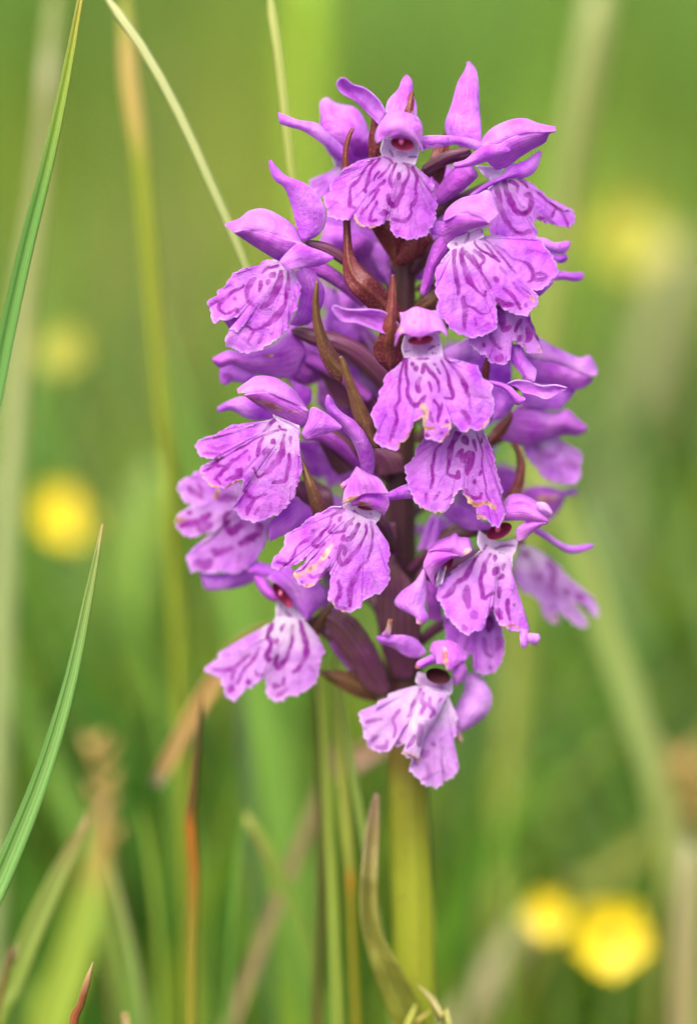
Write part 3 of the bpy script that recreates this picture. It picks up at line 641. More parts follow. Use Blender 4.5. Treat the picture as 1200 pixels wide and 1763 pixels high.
# ---- lip under the centre flower
f = floret(806, 745, 9.5, (704, 830, 1.5), 11, (750, 770, 5))
lip(f, F, [(500,170),(400,290),(250,290),(180,370),(165,440),(95,510),(88,560),(110,680),(150,780),(200,855),(270,895),(350,914),(430,907),(470,860),(510,780),(562,712),(580,722),(600,780),(660,850),(720,890),(700,930),(720,965),(790,985),(850,1038),(890,1035),(930,980),(942,910),(912,810),(918,700),(882,610),(862,510),(832,380),(800,300),(770,230),(750,190)],
 [([(390,320),(340,410),(325,500),(325,640),(310,700)],6),([(540,240),(480,340),(480,420),(460,500),(460,580),(540,610),(550,580)],8),([(600,275),(620,320)],10),([(680,290),(690,380)],6),([(570,380),(545,430)],7),([(590,470),(580,430),(650,410),(660,450),(630,540),(620,580)],8),([(680,650)],8),([(740,560),(720,600)],7),([(690,230),(730,310),(750,400),(750,520),(770,640),(780,740),(810,810)],3),([(750,270),(745,310)],6),([(620,720),(640,780),(720,790),(740,750)],6),([(380,740),(340,800)],6,.7),([(270,760),(270,830)],6,.7),([(480,770),(430,800)],5,.7),([(850,720),(880,860)],4,.3),([(180,560),(120,590)],5,.3)],
 10.8, gx=-.004, gy=.013, cv=.7, pale=.06, pale_r=46, dry=[([(615,795),(690,850),(770,830),(850,868)],7),([(715,945),(770,962)],6),([(215,865),(290,902),(350,910),(430,903)],2.2)], seed=11)
sepal(f, F, [(480,800),(560,860),(640,900),(700,950)], [(410,935),(520,1000),(640,1062),(840,1050)], (6.5, 7), .6, seed=2)

# ---- middle left flower
f = floret(512, 715, 8.2, (672, 830, 1), 10, (590, 760, 5))
lip(f, G, [(720,200),(600,238),(480,268),(400,268),(310,280),(240,320),(190,363),(110,368),(48,410),(43,480),(80,530),(150,547),(225,545),(180,590),(100,608),(66,660),(110,720),(160,787),(240,803),(310,797),(390,747),(442,738),(430,820),(400,920),(352,968),(400,1030),(450,1075),(500,1090),(560,1100),(640,1070),(740,1030),(840,940),(882,870),(887,820),(932,720),(947,600),(930,540),(900,480),(915,400),(935,310)],
 [([(710,220),(660,270),(620,310)],5),([(750,270),(770,300),(820,300)],4),([(740,310),(640,340),(560,380),(480,430),(370,480)],4),([(620,370),(590,430),(570,530)],7),([(705,395),(690,410)],7),([(655,475),(630,505)],9),([(500,530),(503,560)],8),([(800,350),(785,420),(780,500),(730,580),(660,650),(590,710),(550,690),(535,620)],7),([(530,630)],9),([(860,360),(855,410)],7),([(840,510),(840,620),(800,730),(710,760)],6),([(460,830),(490,870),(550,890),(640,850)],6,.85),([(550,890),(490,970),(480,1030)],6,.85),([(580,970),(540,1020)],5,.8),
  ([(420,520),(350,580),(280,660),(200,730)],6),([(480,480),(390,540)],4),([(420,640),(400,710)],7),([(430,700),(300,740)],5),([(270,545),(180,620),(110,660)],5),([(150,440),(220,465),(320,440)],6,.7),([(110,510),(250,510)],5,.7),([(180,610),(280,620)],4),([(210,720),(250,770)],5),([(780,880),(760,960)],4,.3),([(690,930),(690,1000)],4,.3)],
 10.2, gx=.012, gy=.010, cv=.5, pale=.06, pale_r=58, dry=[([(130,770),(180,790),(240,800)],3.5),([(300,800),(400,748)],2.5),([(100,700)],4)], seed=12)
throat(f, G, [(700,170),(720,205)], [(930,270),(935,330)], (9.6, 10.2))
hood(f, C5, [(722,305),(690,250),(640,200),(560,155),(470,148),(410,183),(363,218)], [(742,332),(670,292),(600,262),(520,235),(440,238),(370,237)], (9.5, 11), .9, zl=-1.8, zr=.5, pale=.16, seed=4, dry=[([(370,225),(395,240)],5)])
hood(f, C5, [(742,332),(670,290),(600,260),(520,233),(440,238),(405,246)], [(690,432),(640,402),(560,352),(480,302),(410,252)], (9.6, 11), .9, B=[(742,332),(735,390),(690,432)], zl=.4, zr=-1.4, seed=5, dry=[([(430,260),(500,285),(590,320)],9),([(640,330),(690,340)],4)])
sepal(f, C5, [(708,450),(740,380),(760,312),(820,335),(880,380),(918,414)], [(715,462),(740,480),(800,457),(860,442),(918,420)], (11.4, 11.4), .5, seed=6, marks=[([(730,450),(800,430)],5,.4)])
sepal(f, R, [(620,1260),(580,1100),(530,990),(460,900),(380,800),(320,730),(303,670),(318,600)], [(705,1310),(722,1180),(700,1040),(640,920),(560,830),(450,760),(390,700),(360,640),(326,598)], (9, 11.5), .8, seed=3)
sepal(f, G, [(480,15),(400,20),(310,60),(225,108)], [(720,200),(560,217),(460,190),(400,152),(330,127),(228,147)], (6, 4), .8, B=[(480,15),(620,90),(720,200)], seed=2)
tube('spur', [(520,752,7.6),(550,748,7),(584,768,5.5),(618,800,3.5)], [7,11,12,8], M_SPUR, f)
sepal(f, R, [(60,1000),(110,1120),(150,1290)], [(240,1000),(330,1180),(370,1290)], (5, 3), .7, seed=4)

# ---- left rear lip, out of focus
f = floret(450, 850, 3.5, (672, 960, 1), 10, (560, 880, 3))
lip(f, H, [(560,150),(400,120),(270,110),(200,140),(100,200),(78,265),(120,330),(150,380),(230,410),(300,420),(180,430),(90,480),(58,530),(80,590),(120,650),(190,675),(300,650),(402,620),(385,655),(280,740),(240,790),(178,800),(163,880),(200,980),(250,960),(330,990),(450,972),(550,992),(640,960),(740,880),(820,760),(865,640),(880,480)],
 [([(180,240),(220,290),(290,330)],12,.8),([(250,210),(300,290)],8,.7),([(120,580),(250,540),(360,490)],12),([(280,600),(370,570)],12,.8),([(520,470),(480,540),(540,620),(620,590),(680,550)],11),([(520,540)],8),([(780,570),(760,650),(640,730)],12),([(400,790),(430,820),(540,770)],10,.8),([(250,900),(330,920),(360,880)],12,.7),([(620,830),(600,900)],6,.4),([(430,350),(600,340)],9,.7),([(180,465)],8)],
 3.8, gx=.012, gy=.006, cv=.3, pale=.3, pale_r=40, dry=[([(75,525),(140,535)],7),([(400,330),(440,270)],7)], seed=13)
sepal(f, H, [(760,860),(640,930),(480,990),(330,980),(270,985)], [(790,980),(720,1060),(560,1112),(380,1128),(310,1110)], (2, 1.5), .7, seed=2, pale=.06)
sepal(f, I, [(410,400),(300,320),(240,280),(100,400),(15,500)], [(400,450),(330,510),(200,570),(100,620),(25,660)], (6, 8.5), .6, seed=3)

# ---- lower centre-left flower
f = floret(622, 872, 11.0, (680, 960, 1.5), 11, (660, 905, 6))
lip(f, I, [(650,365),(560,363),(490,400),(400,440),(330,490),(250,560),(160,610),(140,700),(110,770),(60,800),(33,870),(60,897),(150,897),(240,860),(330,808),(300,900),(240,920),(223,960),(270,1020),(350,1068),(400,1042),(450,980),(520,920),(552,908),(545,1000),(535,1080),(533,1160),(580,1230),(640,1262),(720,1272),(780,1250),(812,1210),(808,1180),(900,1140),(1000,1080),(1052,1000),(1052,930),(1025,890),(1052,800),(1042,700),(1000,620),(940,560),(930,500)],
 [([(640,385),(570,440),(530,530),(470,600),(400,680),(430,710),(490,680)],5),([(650,375),(640,410)],6),([(640,460),(620,480)],5),([(740,470),(690,520),(640,570),(540,585),(580,510)],5),([(720,510)],5),([(400,570),(370,640),(260,710),(230,790),(180,850),(90,840)],5),([(790,520),(750,580),(720,640)],6),([(720,620),(660,640),(660,600)],6),([(855,520),(850,600),(800,680),(770,750),(700,820),(650,860),(620,810),(620,740),(650,700),(680,740),(670,770)],6),
  ([(905,490),(910,600),(895,720),(860,830),(800,880),(770,960),(730,1030),(720,1120),(710,1220)],6,.9),([(610,1010),(630,1070),(600,1160),(600,1230),(680,1250)],7,.9),([(890,930),(930,1010)],5,.4),([(530,880),(480,940),(400,980),(370,960)],6),([(330,800),(310,870)],5),([(590,720)],5),([(530,800)],5),([(300,1010)],6),([(820,980),(830,1060)],4,.3)],
 12.0, gx=.006, gy=.012, cv=.7, pale=.06, pale_r=55, dry=[([(560,690),(500,780),(420,870),(350,920),(260,950)],9),([(235,935),(240,960)],8),([(340,1045),(395,1040)],5),([(545,1170),(600,1250),(700,1268)],2.5)], seed=14)
throat(f, I, [(690,325),(655,345),(650,368)], [(985,405),(965,470),(930,503)], (11.4, 12), B=[(690,325),(850,380),(985,405)], T=[(650,368),(740,430),(860,470),(930,503)], marks=[([(740,400),(780,440)],3.5),([(780,460),(860,460)],3.5),([(900,420)],3)])
mouth(f, I, (840,380), 90, 26, 12, 12.0, 1.2, column=False)
hood(f, I, [(770,20),(710,120),(665,230),(648,337)], [(772,20),(870,80),(965,125),(1050,252)], (11.5, 13.8), 1.3, T=[(648,337),(760,290),(830,252),(940,247),(1050,252)], seed=2, pale=.06, dry=[([(650,320),(760,285),(830,255)],3.5)])
hood(f, I, [(720,335),(765,302),(830,258),(940,252),(1040,262)], [(725,348),(800,350),(880,362),(950,400),(1010,437)], (13, 12.6), .8, T=[(1040,262),(1050,340),(1010,437)], seed=3, dry=[([(800,330),(900,335)],7)])
sepal(f, I, [(720,110),(660,150),(630,175)], [(720,170),(680,200),(640,205)], (12, 12.5), .4, tipdry=.35)
sepal(f, PX, [(664,850),(690,838),(722,826),(748,812)], [(664,862),(700,858),(730,858),(758,858)], (12, 9.5), .6, seed=4)

# ---- lower right flower
f = floret(858, 905, 9.0, (704, 985, 1.5), 12, (775, 925, 5))
lip(f, J, [(560,370),(500,420),(440,470),(330,540),(230,650),(168,710),(163,790),(210,890),(250,970),(330,1050),(380,1107),(430,1112),(480,1085),(540,1082),(570,1000),(622,898),(640,890),(670,970),(700,1030),(760,1060),(860,1092),(900,1062),(952,1082),(930,1010),(880,920),(840,830),(810,720),(792,620),(802,520),(805,430)],
 [([(580,360),(550,400)],6),([(520,440),(450,530),(400,620),(300,690)],6),([(300,710),(280,750),(210,800)],7),([(610,430),(570,520),(545,620),(545,720),(565,800),(640,760)],7),([(650,440),(655,480)],5),([(680,550),(650,590)],8),([(720,610),(690,630)],6),([(700,710),(690,790)],8),([(740,520),(730,560)],5),([(770,820),(770,900),(790,980)],7),([(410,700),(420,800),(425,870)],7,.8),([(480,940)],13,.8),([(400,1065)],9,.8),([(690,910),(720,970)],9),([(820,870)],6),([(660,380),(740,350),(800,345)],3),([(700,410),(780,400)],3),([(640,880),(620,930)],6)],
 9.8, gx=.001, gy=.012, cv=.7, pale=.10, pale_r=62, dry=[([(730,1045),(830,1030),(870,1070),(940,1090)],5.5)], seed=15)
throat(f, J, [(520,215),(508,320),(545,400)], [(860,290),(840,380),(805,440)], (8.6, 9.8), B=[(520,215),(640,300),(740,310),(860,290)], T=[(545,400),(620,390),(700,405),(805,440)], marks=[([(660,385),(740,350),(820,345)],3),([(580,350),(560,400)],5)])
mouth(f, K, (45,435), 130, 85, -25, 9.7, 2.8, sc=1.25)
hood(f, K, [(70,200),(130,120),(210,106),(300,130),(380,178),(450,185),(502,262)], [(80,240),(180,185),(280,182),(350,232),(430,282),(500,280)], (9, 9.5), .8, zl=-1.4, zr=.6, seed=4, pale=.08)
hood(f, K, [(78,225),(180,180),(280,178),(350,228),(430,288),(468,332)], [(82,332),(180,326),(270,328),(360,345),(465,352)], (9.6, 10), .9, seed=5)
hood(f, K, [(280,336),(360,342),(465,346)], [(200,512),(260,490),(340,420),(410,372),(468,352)], (9.6, 10), .5, B=[(280,336),(193,410),(200,512)], seed=1)
pet(f, K, 'hood', [(365,180),(420,175),(470,210),(502,262)], [(370,205),(410,250),(450,268),(502,272)], (10.3, 10.6), .4, mat=M_HOOD, pale=.28)  # lit hood tip, its brightness painted in by the pale amount
sepal(f, K, [(370,393),(440,430),(540,500),(640,547),(740,547),(840,533),(852,548)], [(335,432),(430,482),(540,552),(640,608),(720,608),(800,582),(852,556)], (6.5, 5), .5, pale=.14, seed=2)
sepal(f, J, [(880,1060),(878,1160),(890,1215),(915,1225)], [(930,1070),(948,1150),(935,1200),(918,1225)], (10.5, 10.8), .4, pale=.2)
sepal(f, J, [(920,1110),(970,1105),(1030,1110),(1045,1145)], [(930,1150),(970,1190),(1010,1203),(1043,1165)], (10.6, 10.6), .4, pale=.3)

# ---- half hidden small flower beside it
f = floret(752, 968, 9.6, (706, 1050, 2), 10, (725, 995, 6))
hood(f, J, [(85,385),(170,310),(270,270),(320,243),(350,275),(432,288),(460,378)], [(90,392),(180,385),(280,402),(340,430),(380,442),(440,410),(460,382)], (10.5, 11.6), 1.0, zl=-1.4, zr=.5, seed=6, dry=[([(410,400),(440,380)],7)], pale=.06)
hood(f, J, [(90,390),(180,384),(280,400),(342,432)], [(132,692),(140,600),(200,520),(290,450),(344,434)], (10.6, 11.4), .9, B=[(90,390),(42,520),(80,600),(132,692)], seed=2)
mouth(f, J, (250,520), 45, 95, 35, 9.6, 1.4, sc=1.2, mat=M_CAV, column=False)
throat(f, J, [(180,540),(150,700)], [(240,520),(200,680)], (10.2, 10.2))
sepal(f, C6, [(405,768),(370,820),(310,865),(286,910),(330,942),(372,965),(376,992)], [(412,772),(416,860),(411,930),(424,970),(396,1002)], (10.5, 12), .8, seed=3, pale=.1, dry=[([(385,985),(400,990)],4)])
sepal(f, J, [(60,650),(70,800),(90,980)], [(170,680),(190,850),(200,1000)], (7.5, 6), .8, mat=M_SPUR)
sepal(f, J, [(70,380),(120,200),(180,80)], [(175,380),(190,220),(195,80)], (5, 3), .5, seed=5)
sepal(f, J, [(-10,390),(60,200),(120,80)], [(75,370),(110,240),(150,80)], (3.5, 2), .4, pale=.15)

# ---- right rear lower flower, soft
f = floret(905, 930, -1.5, (712, 1010, 0), 10, (810, 960, -1))
lip(f, K, [(240,540),(190,680),(163,780),(190,870),(250,940),(310,962),(350,1000),(430,1060),(428,1150),(480,1200),(555,1235),(540,1180),(500,1140),(560,1130),(650,1190),(720,1240),(790,1252),(812,1220),(740,1170),(700,1090),(680,1040),(760,1052),(820,1050),(850,1130),(888,1168),(893,1100),(872,1030),(790,970),(700,900),(600,780),(500,680),(400,610),(330,560)],
 [([(250,600),(280,660)],12,.7),([(470,690),(510,780),(500,880),(540,980)],12,.7),([(390,820)],13,.6),([(620,950)],12,.7),([(740,990)],15,.7),([(490,1090)],12,.7),([(610,1120)],12,.5),([(330,720),(330,820)],12,.4)],
 -1.6, gx=-.010, gy=.006, cv=.3, pale=.75, pale_r=50, dry=[([(500,1150),(550,1220)],4)], seed=16)
hood(f, K, [(240,110),(300,50),(400,35),(500,45),(570,75),(700,64),(710,82)], [(470,340),(560,240),(600,150),(615,122),(708,106),(712,90)], (-3, -4), 1.5, B=[(240,110),(330,230),(470,340)], dry=[([(390,152),(470,140),(550,128)],9)], seed=3)

# ---- right rear flowers in the middle
f = floret(900, 660, 3.5, (712, 760, .5), 11, (800, 700, 2))
hood(f, O, [(540,55),(640,120),(760,180),(880,232),(960,214),(1000,250),(1042,340)], [(400,185),(560,242),(700,285),(850,335),(980,382),(1038,375)], (4, 1.5), .8, zl=-1.2, zr=.6, B=[(540,55),(480,100),(400,185)], seed=1, pale=.26, marks=[([(650,140),(680,170)],9,.4)])  # extra pale paints light onto a hood that the large lip shades
hood(f, O, [(400,190),(560,246),(700,290),(850,340),(1002,402)], [(400,425),(560,455),(720,465),(880,497),(960,455),(1002,412)], (4, 1.5), .5, zl=.4, zr=-.4, seed=2)
sepal(f, O, [(400,440),(600,470),(862,485)], [(400,640),(560,662),(700,672),(800,580),(864,490)], (2.5, .5), .6, seed=3)
sepal(f, O, [(260,455),(340,423),(440,430),(560,468),(680,463),(778,488)], [(300,462),(370,502),(400,532),(500,552),(600,587),(700,542),(778,500)], (8, 8.5), -.4, seed=4, marks=[([(400,500),(560,510),(640,520)],6,.5),([(700,490),(750,490)],6,.5)], pale=.1)
sepal(f, O, [(100,425),(220,448),(300,488),(360,548),(422,580)], [(110,455),(230,495),(300,572),(350,635),(415,604)], (8, 9.2), .5, seed=5)
sepal(f, O, [(120,450),(140,600),(140,755)], [(310,500),(325,630),(230,742),(160,754)], (7, 6.5), .8, seed=6)
sepal(f, O, [(60,200),(80,330),(100,440)], [(290,190),(300,330),(300,450)], (3, 3), .5, seed=2)
sepal(f, C, [(100,1180),(250,1100),(330,1060)], [(160,1270),(300,1260),(440,1240)], (4, 3), .4, pale=.2)

f = floret(880, 745, 1.0, (712, 860, .5), 10, (790, 790, 1))
hood(f, O, [(310,700),(380,640),(520,652),(650,700),(780,678),(850,740),(945,820)], [(203,920),(300,962),(420,982),(600,942),(740,892),(880,892),(948,850)], (2, -.5), 1.6, B=[(310,700),(240,810),(203,920)], seed=4, marks=[([(350,780),(600,820),(850,830)],7,.4),([(620,860),(740,840)],12,.35)])
lip(f, O, [(470,950),(405,985),(440,1090),(520,1180),(580,1262),(680,1305),(780,1318),(860,1302),(897,1240),(890,1180),(908,1070),(850,1030),(760,970),(700,910)],
 [([(510,990),(600,1070),(690,1080)],13,.6),([(720,1150),(850,1170)],13,.5),([(720,970),(690,1060)],10,.4)], -.5, gx=-.008, gy=.004, pale=.45, pale_r=25, seed=17)

# ---- lip below the lower right flower
f = floret(820, 1050, 6.5, (708, 1120, 1), 10, (760, 1075, 4))
lip(f, PX, [(790,1040),(765,1060),(772,1108),(784,1102),(790,1111),(805,1122),(817,1134),(816,1153),(826,1161),(844,1160),(859,1148),(867,1120),(866,1096),(858,1074),(848,1050)],
 [([(841,1065),(842,1085)],11),([(832,1100),(836,1122),(846,1130)],6,.7),([(858,1100),(856,1120)],6,.6),([(843,1148)],6),([(810,1100),(800,1115)],5,.4)], 7.2, gx=.002, gy=.010, pale=.12, pale_r=20, seed=18)

# ---- bottom left flower
f = floret(495, 1040, 6.0, (680, 1195, 1), 10, (590, 1110, 4))
lip(f, M, [(630,400),(590,500),(540,580),(450,630),(370,680),(250,690),(150,720),(120,800),(40,830),(28,880),(90,920),(150,940),(168,1000),(180,1070),(230,1120),(280,1133),(320,1080),(350,1040),(420,1020),(480,960),(537,943),(545,1040),(560,1112),(610,1132),(680,1138),(730,1100),(850,1070),(930,1010),(992,940),(990,890),(1012,800),(1035,700),(1000,610),(950,550),(890,500),(870,430)],
 [([(600,480),(560,570),(590,640),(550,740),(570,790)],8),([(630,630)],10),([(700,480),(680,530)],6),([(770,500),(765,620),(740,720),(700,800),(650,850),(630,800),(640,750)],8),([(830,450),(860,560),(885,670),(870,770),(820,860),(780,890)],8),([(480,680),(440,770),(370,850),(330,920),(300,990)],7,.85),([(400,740),(300,830),(250,950)],6,.8),([(90,860),(180,870),(280,850)],8,.8),([(240,1040)],13),([(390,970)],9),([(450,880),(460,920),(510,910)],8),([(610,1000),(640,1010)],8),([(700,940),(680,1000)],5,.8),([(720,1040),(650,1090)],6,.7),([(920,840),(940,890)],5,.4),([(180,750),(240,740)],6,.4)],
 7.0, gx=.010, gy=.008, cv=.5, pale=.5, pale_r=70, seed=19)
throat(f, M, [(630,265),(625,400)], [(860,330),(905,400),(872,432)], (5.8, 7), T=[(625,400),(740,455),(872,432)], marks=[([(720,380),(760,430)],5),([(650,400),(640,430)],4)])
mouth(f, M, (680,235), 150, 60, 52, 7.0, 2.2, sc=1.2)
hood(f, M, [(438,70),(470,150),(530,232),(600,272),(655,262)], [(450,58),(540,88),(600,170),(655,258)], (5, 6.5), .8, seed=2, mat=M_SPUR)
hood(f, M, [(545,75),(640,140),(720,220),(800,320),(885,432)], [(860,60),(980,130),(1062,220),(1000,320),(892,440)], (6.8, 7.4), 1.0, B=[(545,75),(700,-20),(860,60)], seed=3, mat=M_SEP)
sepal(f, M, [(380,10),(480,60),(560,70)], [(480,-60),(620,-20),(800,60)], (4, 5), .6, seed=4)
tube('spur', [(562,1080,4),(585,1112,3.6),(612,1152,2.6)], [8,14,11], M_SPUR, f)

# ---- lowest flower, paler and crumpled
f = floret(752, 1165, 9.0, (706, 1235, 2), 10, (725, 1190, 6))
lip(f, N, [(560,340),(510,410),(380,403),(310,430),(280,470),(210,490),(180,560),(60,575),(47,640),(80,750),(110,870),(160,900),(250,932),(300,910),(312,860),(370,882),(420,862),(452,830),(430,920),(408,940),(470,970),(492,990),(480,1080),(540,1150),(580,1200),(640,1215),(700,1243),(750,1210),(762,1165),(800,1178),(860,1130),(897,1050),(870,980),(830,930),(850,850),(870,760),(882,650),(860,590),(810,550),(812,400)],
 [([(580,370),(510,500),(460,620)],5),([(600,420),(570,490),(610,520),(570,590)],7),([(660,460),(650,520),(690,580),(660,620)],7),([(750,460),(730,490)],7),([(780,480),(700,620),(610,750)],5),([(560,690),(560,760),(550,860)],7),([(520,790),(450,890)],6),([(480,710)],9),([(240,640),(100,670)],8,.8),([(150,830),(200,800)],6,.8),([(190,880),(260,890),(280,840)],9,.8),([(390,560),(340,640),(360,710),(340,800)],7,.8),([(390,850)],7),([(680,860)],9,.7),([(600,930)],12,.8),([(620,1030),(640,1120),(590,1160)],6,.6),([(740,990),(770,1110)],5,.5),([(520,1020)],6,.6),([(750,640)],6,.5)],
 10.0, gx=.002, gy=.010, cv=.9, pale=.75, pale_r=85, dry=[([(412,938),(480,948),(550,980)],6),([(460,680)],4),([(690,740)],3)], ruf=1.0, seed=20)
pet(f, N, 'lip_ridge', [(560,360),(520,500),(470,700),(430,930)], [(800,420),(700,640),(600,800),(550,985)], (10.6, 12.2), 1.0, mat=M_LIP, pale=.62, nv=48, nu=60, B=[(560,360),(680,400),(800,420)], T=[(430,930),(490,950),(550,985)],
    marks=[([(600,420),(570,490),(610,520),(570,590)],7),([(660,460),(650,520),(690,580),(660,620)],7),([(750,460),(730,490)],7),([(560,690),(560,760),(550,860)],7),([(520,790),(460,890)],6),([(580,380),(520,500),(480,620)],5)], dry=[([(420,940),(480,948),(550,980)],7)])
throat(f, N, [(545,235),(528,310),(560,352)], [(850,300),(845,400),(815,440)], (8.8, 10), T=[(560,352),(680,405),(815,440)], marks=[([(620,330),(700,350),(740,370)],20,.4)])
mouth(f, N, (720,285), 125, 95, 14, 10.3, 2.6, sc=1.2, mat=plain('mouth_dark', (.09,.008,.03), .85, (.04,.005,.012)), column=False)
hood(f, N, [(648,50),(700,110),(710,165)], [(985,80),(965,130),(905,152)], (9.5, 11.2), 1.0, B=[(648,50),(690,-25),(850,-25),(985,80)], T=[(710,165),(770,170),(800,222),(850,200),(905,152)], seed=4, dry=[([(770,30),(780,100),(785,200)],9)])
sepal(f, N, [(720,55),(640,100),(550,145),(522,200)], [(725,150),(640,172),(600,192),(535,208)], (9.6, 10.6), .5, tipdry=.2)
sepal(f, N, [(865,150),(845,250),(865,345)], [(935,135),(965,220),(930,312),(878,348)], (10.2, 9.6), .6, mat=M_HOOD)
sepal(f, N, [(950,250),(942,400),(862,580),(868,700),(900,755)], [(1035,245),(1120,320),(1182,450),(1152,580),(1040,682),(910,758)], (7, 8), 1.0, seed=5, pale=.28)
sepal(f, N, [(872,720),(880,800),(905,845)], [(900,720),(925,800),(925,840)], (8, 8.3), .3, tipdry=1.0)
sepal(f, C8, [(515,310),(460,240),(390,213),(310,213),(226,220)], [(470,342),(400,332),(320,282),(250,257),(226,228)], (9, 10.5), .5, seed=6)
sepal(f, C8, [(255,210),(280,180),(300,118)], [(305,220),(310,180),(318,122)], (10.3, 10.6), .3, tipdry=1.0)

# ---- petals and ovaries glimpsed deep between the flowers
f = floret(660, 470, -2.0, (694, 560, -.5), 9)
sepal(f, Q, [(365,215),(460,420),(556,562)], [(450,190),(552,280),(560,550)], (-2, -1), .4, pale=.1)
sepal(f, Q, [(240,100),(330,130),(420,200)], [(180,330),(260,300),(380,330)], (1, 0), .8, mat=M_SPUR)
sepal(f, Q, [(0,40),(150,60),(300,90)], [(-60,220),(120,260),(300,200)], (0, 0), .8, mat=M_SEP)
f = floret(760, 480, -2.0, (704, 560, -.5), 9)
sepal(f, Q, [(740,430),(800,400),(860,380)], [(750,530),(820,510),(860,520)], (-1.5, -1.5), .3)
f = floret(610, 560, -1.5, (690, 680, -.5), 10)
sepal(f, Q, [(60,560),(20,760),(0,900)], [(170,900),(200,990),(280,1060)], (0, -1), .5, B=[(60,560),(110,640),(170,900)])
sepal(f, Q, [(70,860),(90,960),(100,1060)], [(270,880),(280,980),(290,1080)], (.5, 0), .6, seed=3)
sepal(f, Q, [(300,1000),(380,1080),(440,1260)], [(340,960),(430,1150),(545,1290)], (-1, -1.5), .3, pale=.15)
f = floret(560, 660, -1.0, (684, 780, -.5), 10)
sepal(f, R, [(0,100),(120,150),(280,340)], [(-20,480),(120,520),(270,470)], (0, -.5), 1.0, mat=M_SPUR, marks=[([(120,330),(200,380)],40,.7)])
sepal(f, R, [(0,470),(60,500),(180,540)], [(90,700),(140,700),(180,650)], (4, 3), .4)
sepal(f, R, [(600,620),(640,740),(700,800)], [(620,620),(690,690),(760,780)], (0, 0), .3, pale=.25)
f = floret(650, 780, -1.0, (690, 880, -.5), 9)
sepal(f, R, [(770,1160),(780,1200),(800,1250)], [(800,1160),(825,1200),(815,1250)], (1.5, 1.5), .3, pale=.25)
f = floret(590, 400, -4.0, (692, 470, -1), 9)
sepal(f, PX, [(560,372),(600,385),(640,400)], [(556,420),(600,440),(650,470)], (-2, -3), .8, seed=1)
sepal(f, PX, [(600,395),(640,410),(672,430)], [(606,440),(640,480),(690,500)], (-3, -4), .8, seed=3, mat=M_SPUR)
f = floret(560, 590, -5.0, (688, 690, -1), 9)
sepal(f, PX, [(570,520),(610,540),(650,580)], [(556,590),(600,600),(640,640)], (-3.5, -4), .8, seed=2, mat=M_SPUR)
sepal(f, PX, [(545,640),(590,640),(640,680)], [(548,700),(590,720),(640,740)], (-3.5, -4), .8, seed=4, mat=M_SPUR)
f = floret(830, 640, -4.0, (712, 720, -1), 9)
sepal(f, PX, [(770,600),(820,590),(880,610)], [(770,660),(830,670),(880,680)], (-3, -4), .8, seed=2)
f = floret(620, 1000, 1.0, (684, 1110, .5), 10)
sepal(f, I, [(380,1000),(430,1100),(480,1260)], [(460,1020),(520,1110),(520,1180)], (3, 2), .4, mat=M_SEP)

# ---- flowers on the far side, glimpsed through the gaps
def rear(cx, cy, z, rot, k=1.0, seed=0):
    ca, sa = math.cos(R_(rot)), math.sin(R_(rot))
    def cr(pts): return [(cx+k*(p[0]*ca-p[1]*sa), cy+k*(p[0]*sa+p[1]*ca)) for p in pts]
    f = floret(cx, cy, z, (700+np.sign(cx-700)*8, cy+90, -1.2), 9)
    hood(f, cr, [(-28,5),(-34,-25),(-18,-48),(0,-58)], [(28,5),(34,-25),(18,-48),(0,-58)], (z-1, z-2.5), 2.2, B=[(-28,5),(0,14),(28,5)], seed=seed)
    sepal(f, cr, [(-18,8),(-50,-12),(-82,-40)], [(-14,-14),(-45,-42),(-80,-46)], (z, z-2), .6, seed=seed+1)
    sepal(f, cr, [(18,8),(50,-12),(82,-40)], [(14,-14),(45,-42),(80,-46)], (z, z-2), .6, seed=seed+2)
    lip(f, cr, [(-16,10),(-60,30),(-84,66),(-70,104),(-34,110),(-14,98),(0,118),(14,98),(34,110),(70,104),(84,66),(60,30),(16,10)],
        [([(-30,35),(-46,70),(-30,90)],7),([(30,35),(46,70),(30,90)],7),([(-8,40),(-10,80)],6),([(8,40),(10,80)],6)], z-1, gy=.004, cv=.5, pale=.1, pale_r=30, seed=seed+30, res=(90, 30))
for a in ((640, 345, -7, 12, .8), (765, 325, -7, -20, .8), (585, 545, -9, 25, .9), (640, 640, -8, 5, .8), (600, 745, -8, 20, .9), (785, 640, -9, -10, .9),
          (820, 800, -9, -25, .75), (615, 905, -9, 20, .8), (770, 930, -8, -8, .7), (560, 985, -7, 25, .7)):
    rear(*a, seed=int(a[0]))

# ================================================================== bracts
bract(PX, [(690,566),(654,545),(624,520),(600,494),(592,470),(592,440),(593,400),(592,370),(591,290),(593,256),(598,238),(606,221)], [(702,540),(676,514),(660,496),(648,484),(620,460),(606,432),(602,400),(601,370),(600,288),(599,266),(601,246),(608,221)], (4.5, 7.5, 6.0, 5.0, 5.2), .8, seed=1)
bract(Q, [(545,1287),(450,1200),(413,1090),(470,980),(510,880),(540,720),(560,580),(578,465)], [(590,1290),(655,1200),(662,1050),(640,950),(610,860),(607,720),(600,560),(583,465)], (9.5, 11, 11.6, 11.4), .9, seed=2)
bract(D, [(1190,1160),(1080,1060),(1010,900),(960,680),(948,500),(953,380),(977,270)], [(1220,960),(1140,880),(1062,760),(1012,620),(987,480),(984,380),(981,270)], (8, 9.5, 10.5), .9, seed=3, mat=M_BRG)
bract(R, [(700,1050),(600,900),(540,760),(510,620),(470,480),(440,350),(424,270)], [(770,1060),(725,900),(642,700),(572,560),(512,420),(472,320),(432,268)], (9.5, 11, 12.4), .9, seed=4, mat=M_BRG)
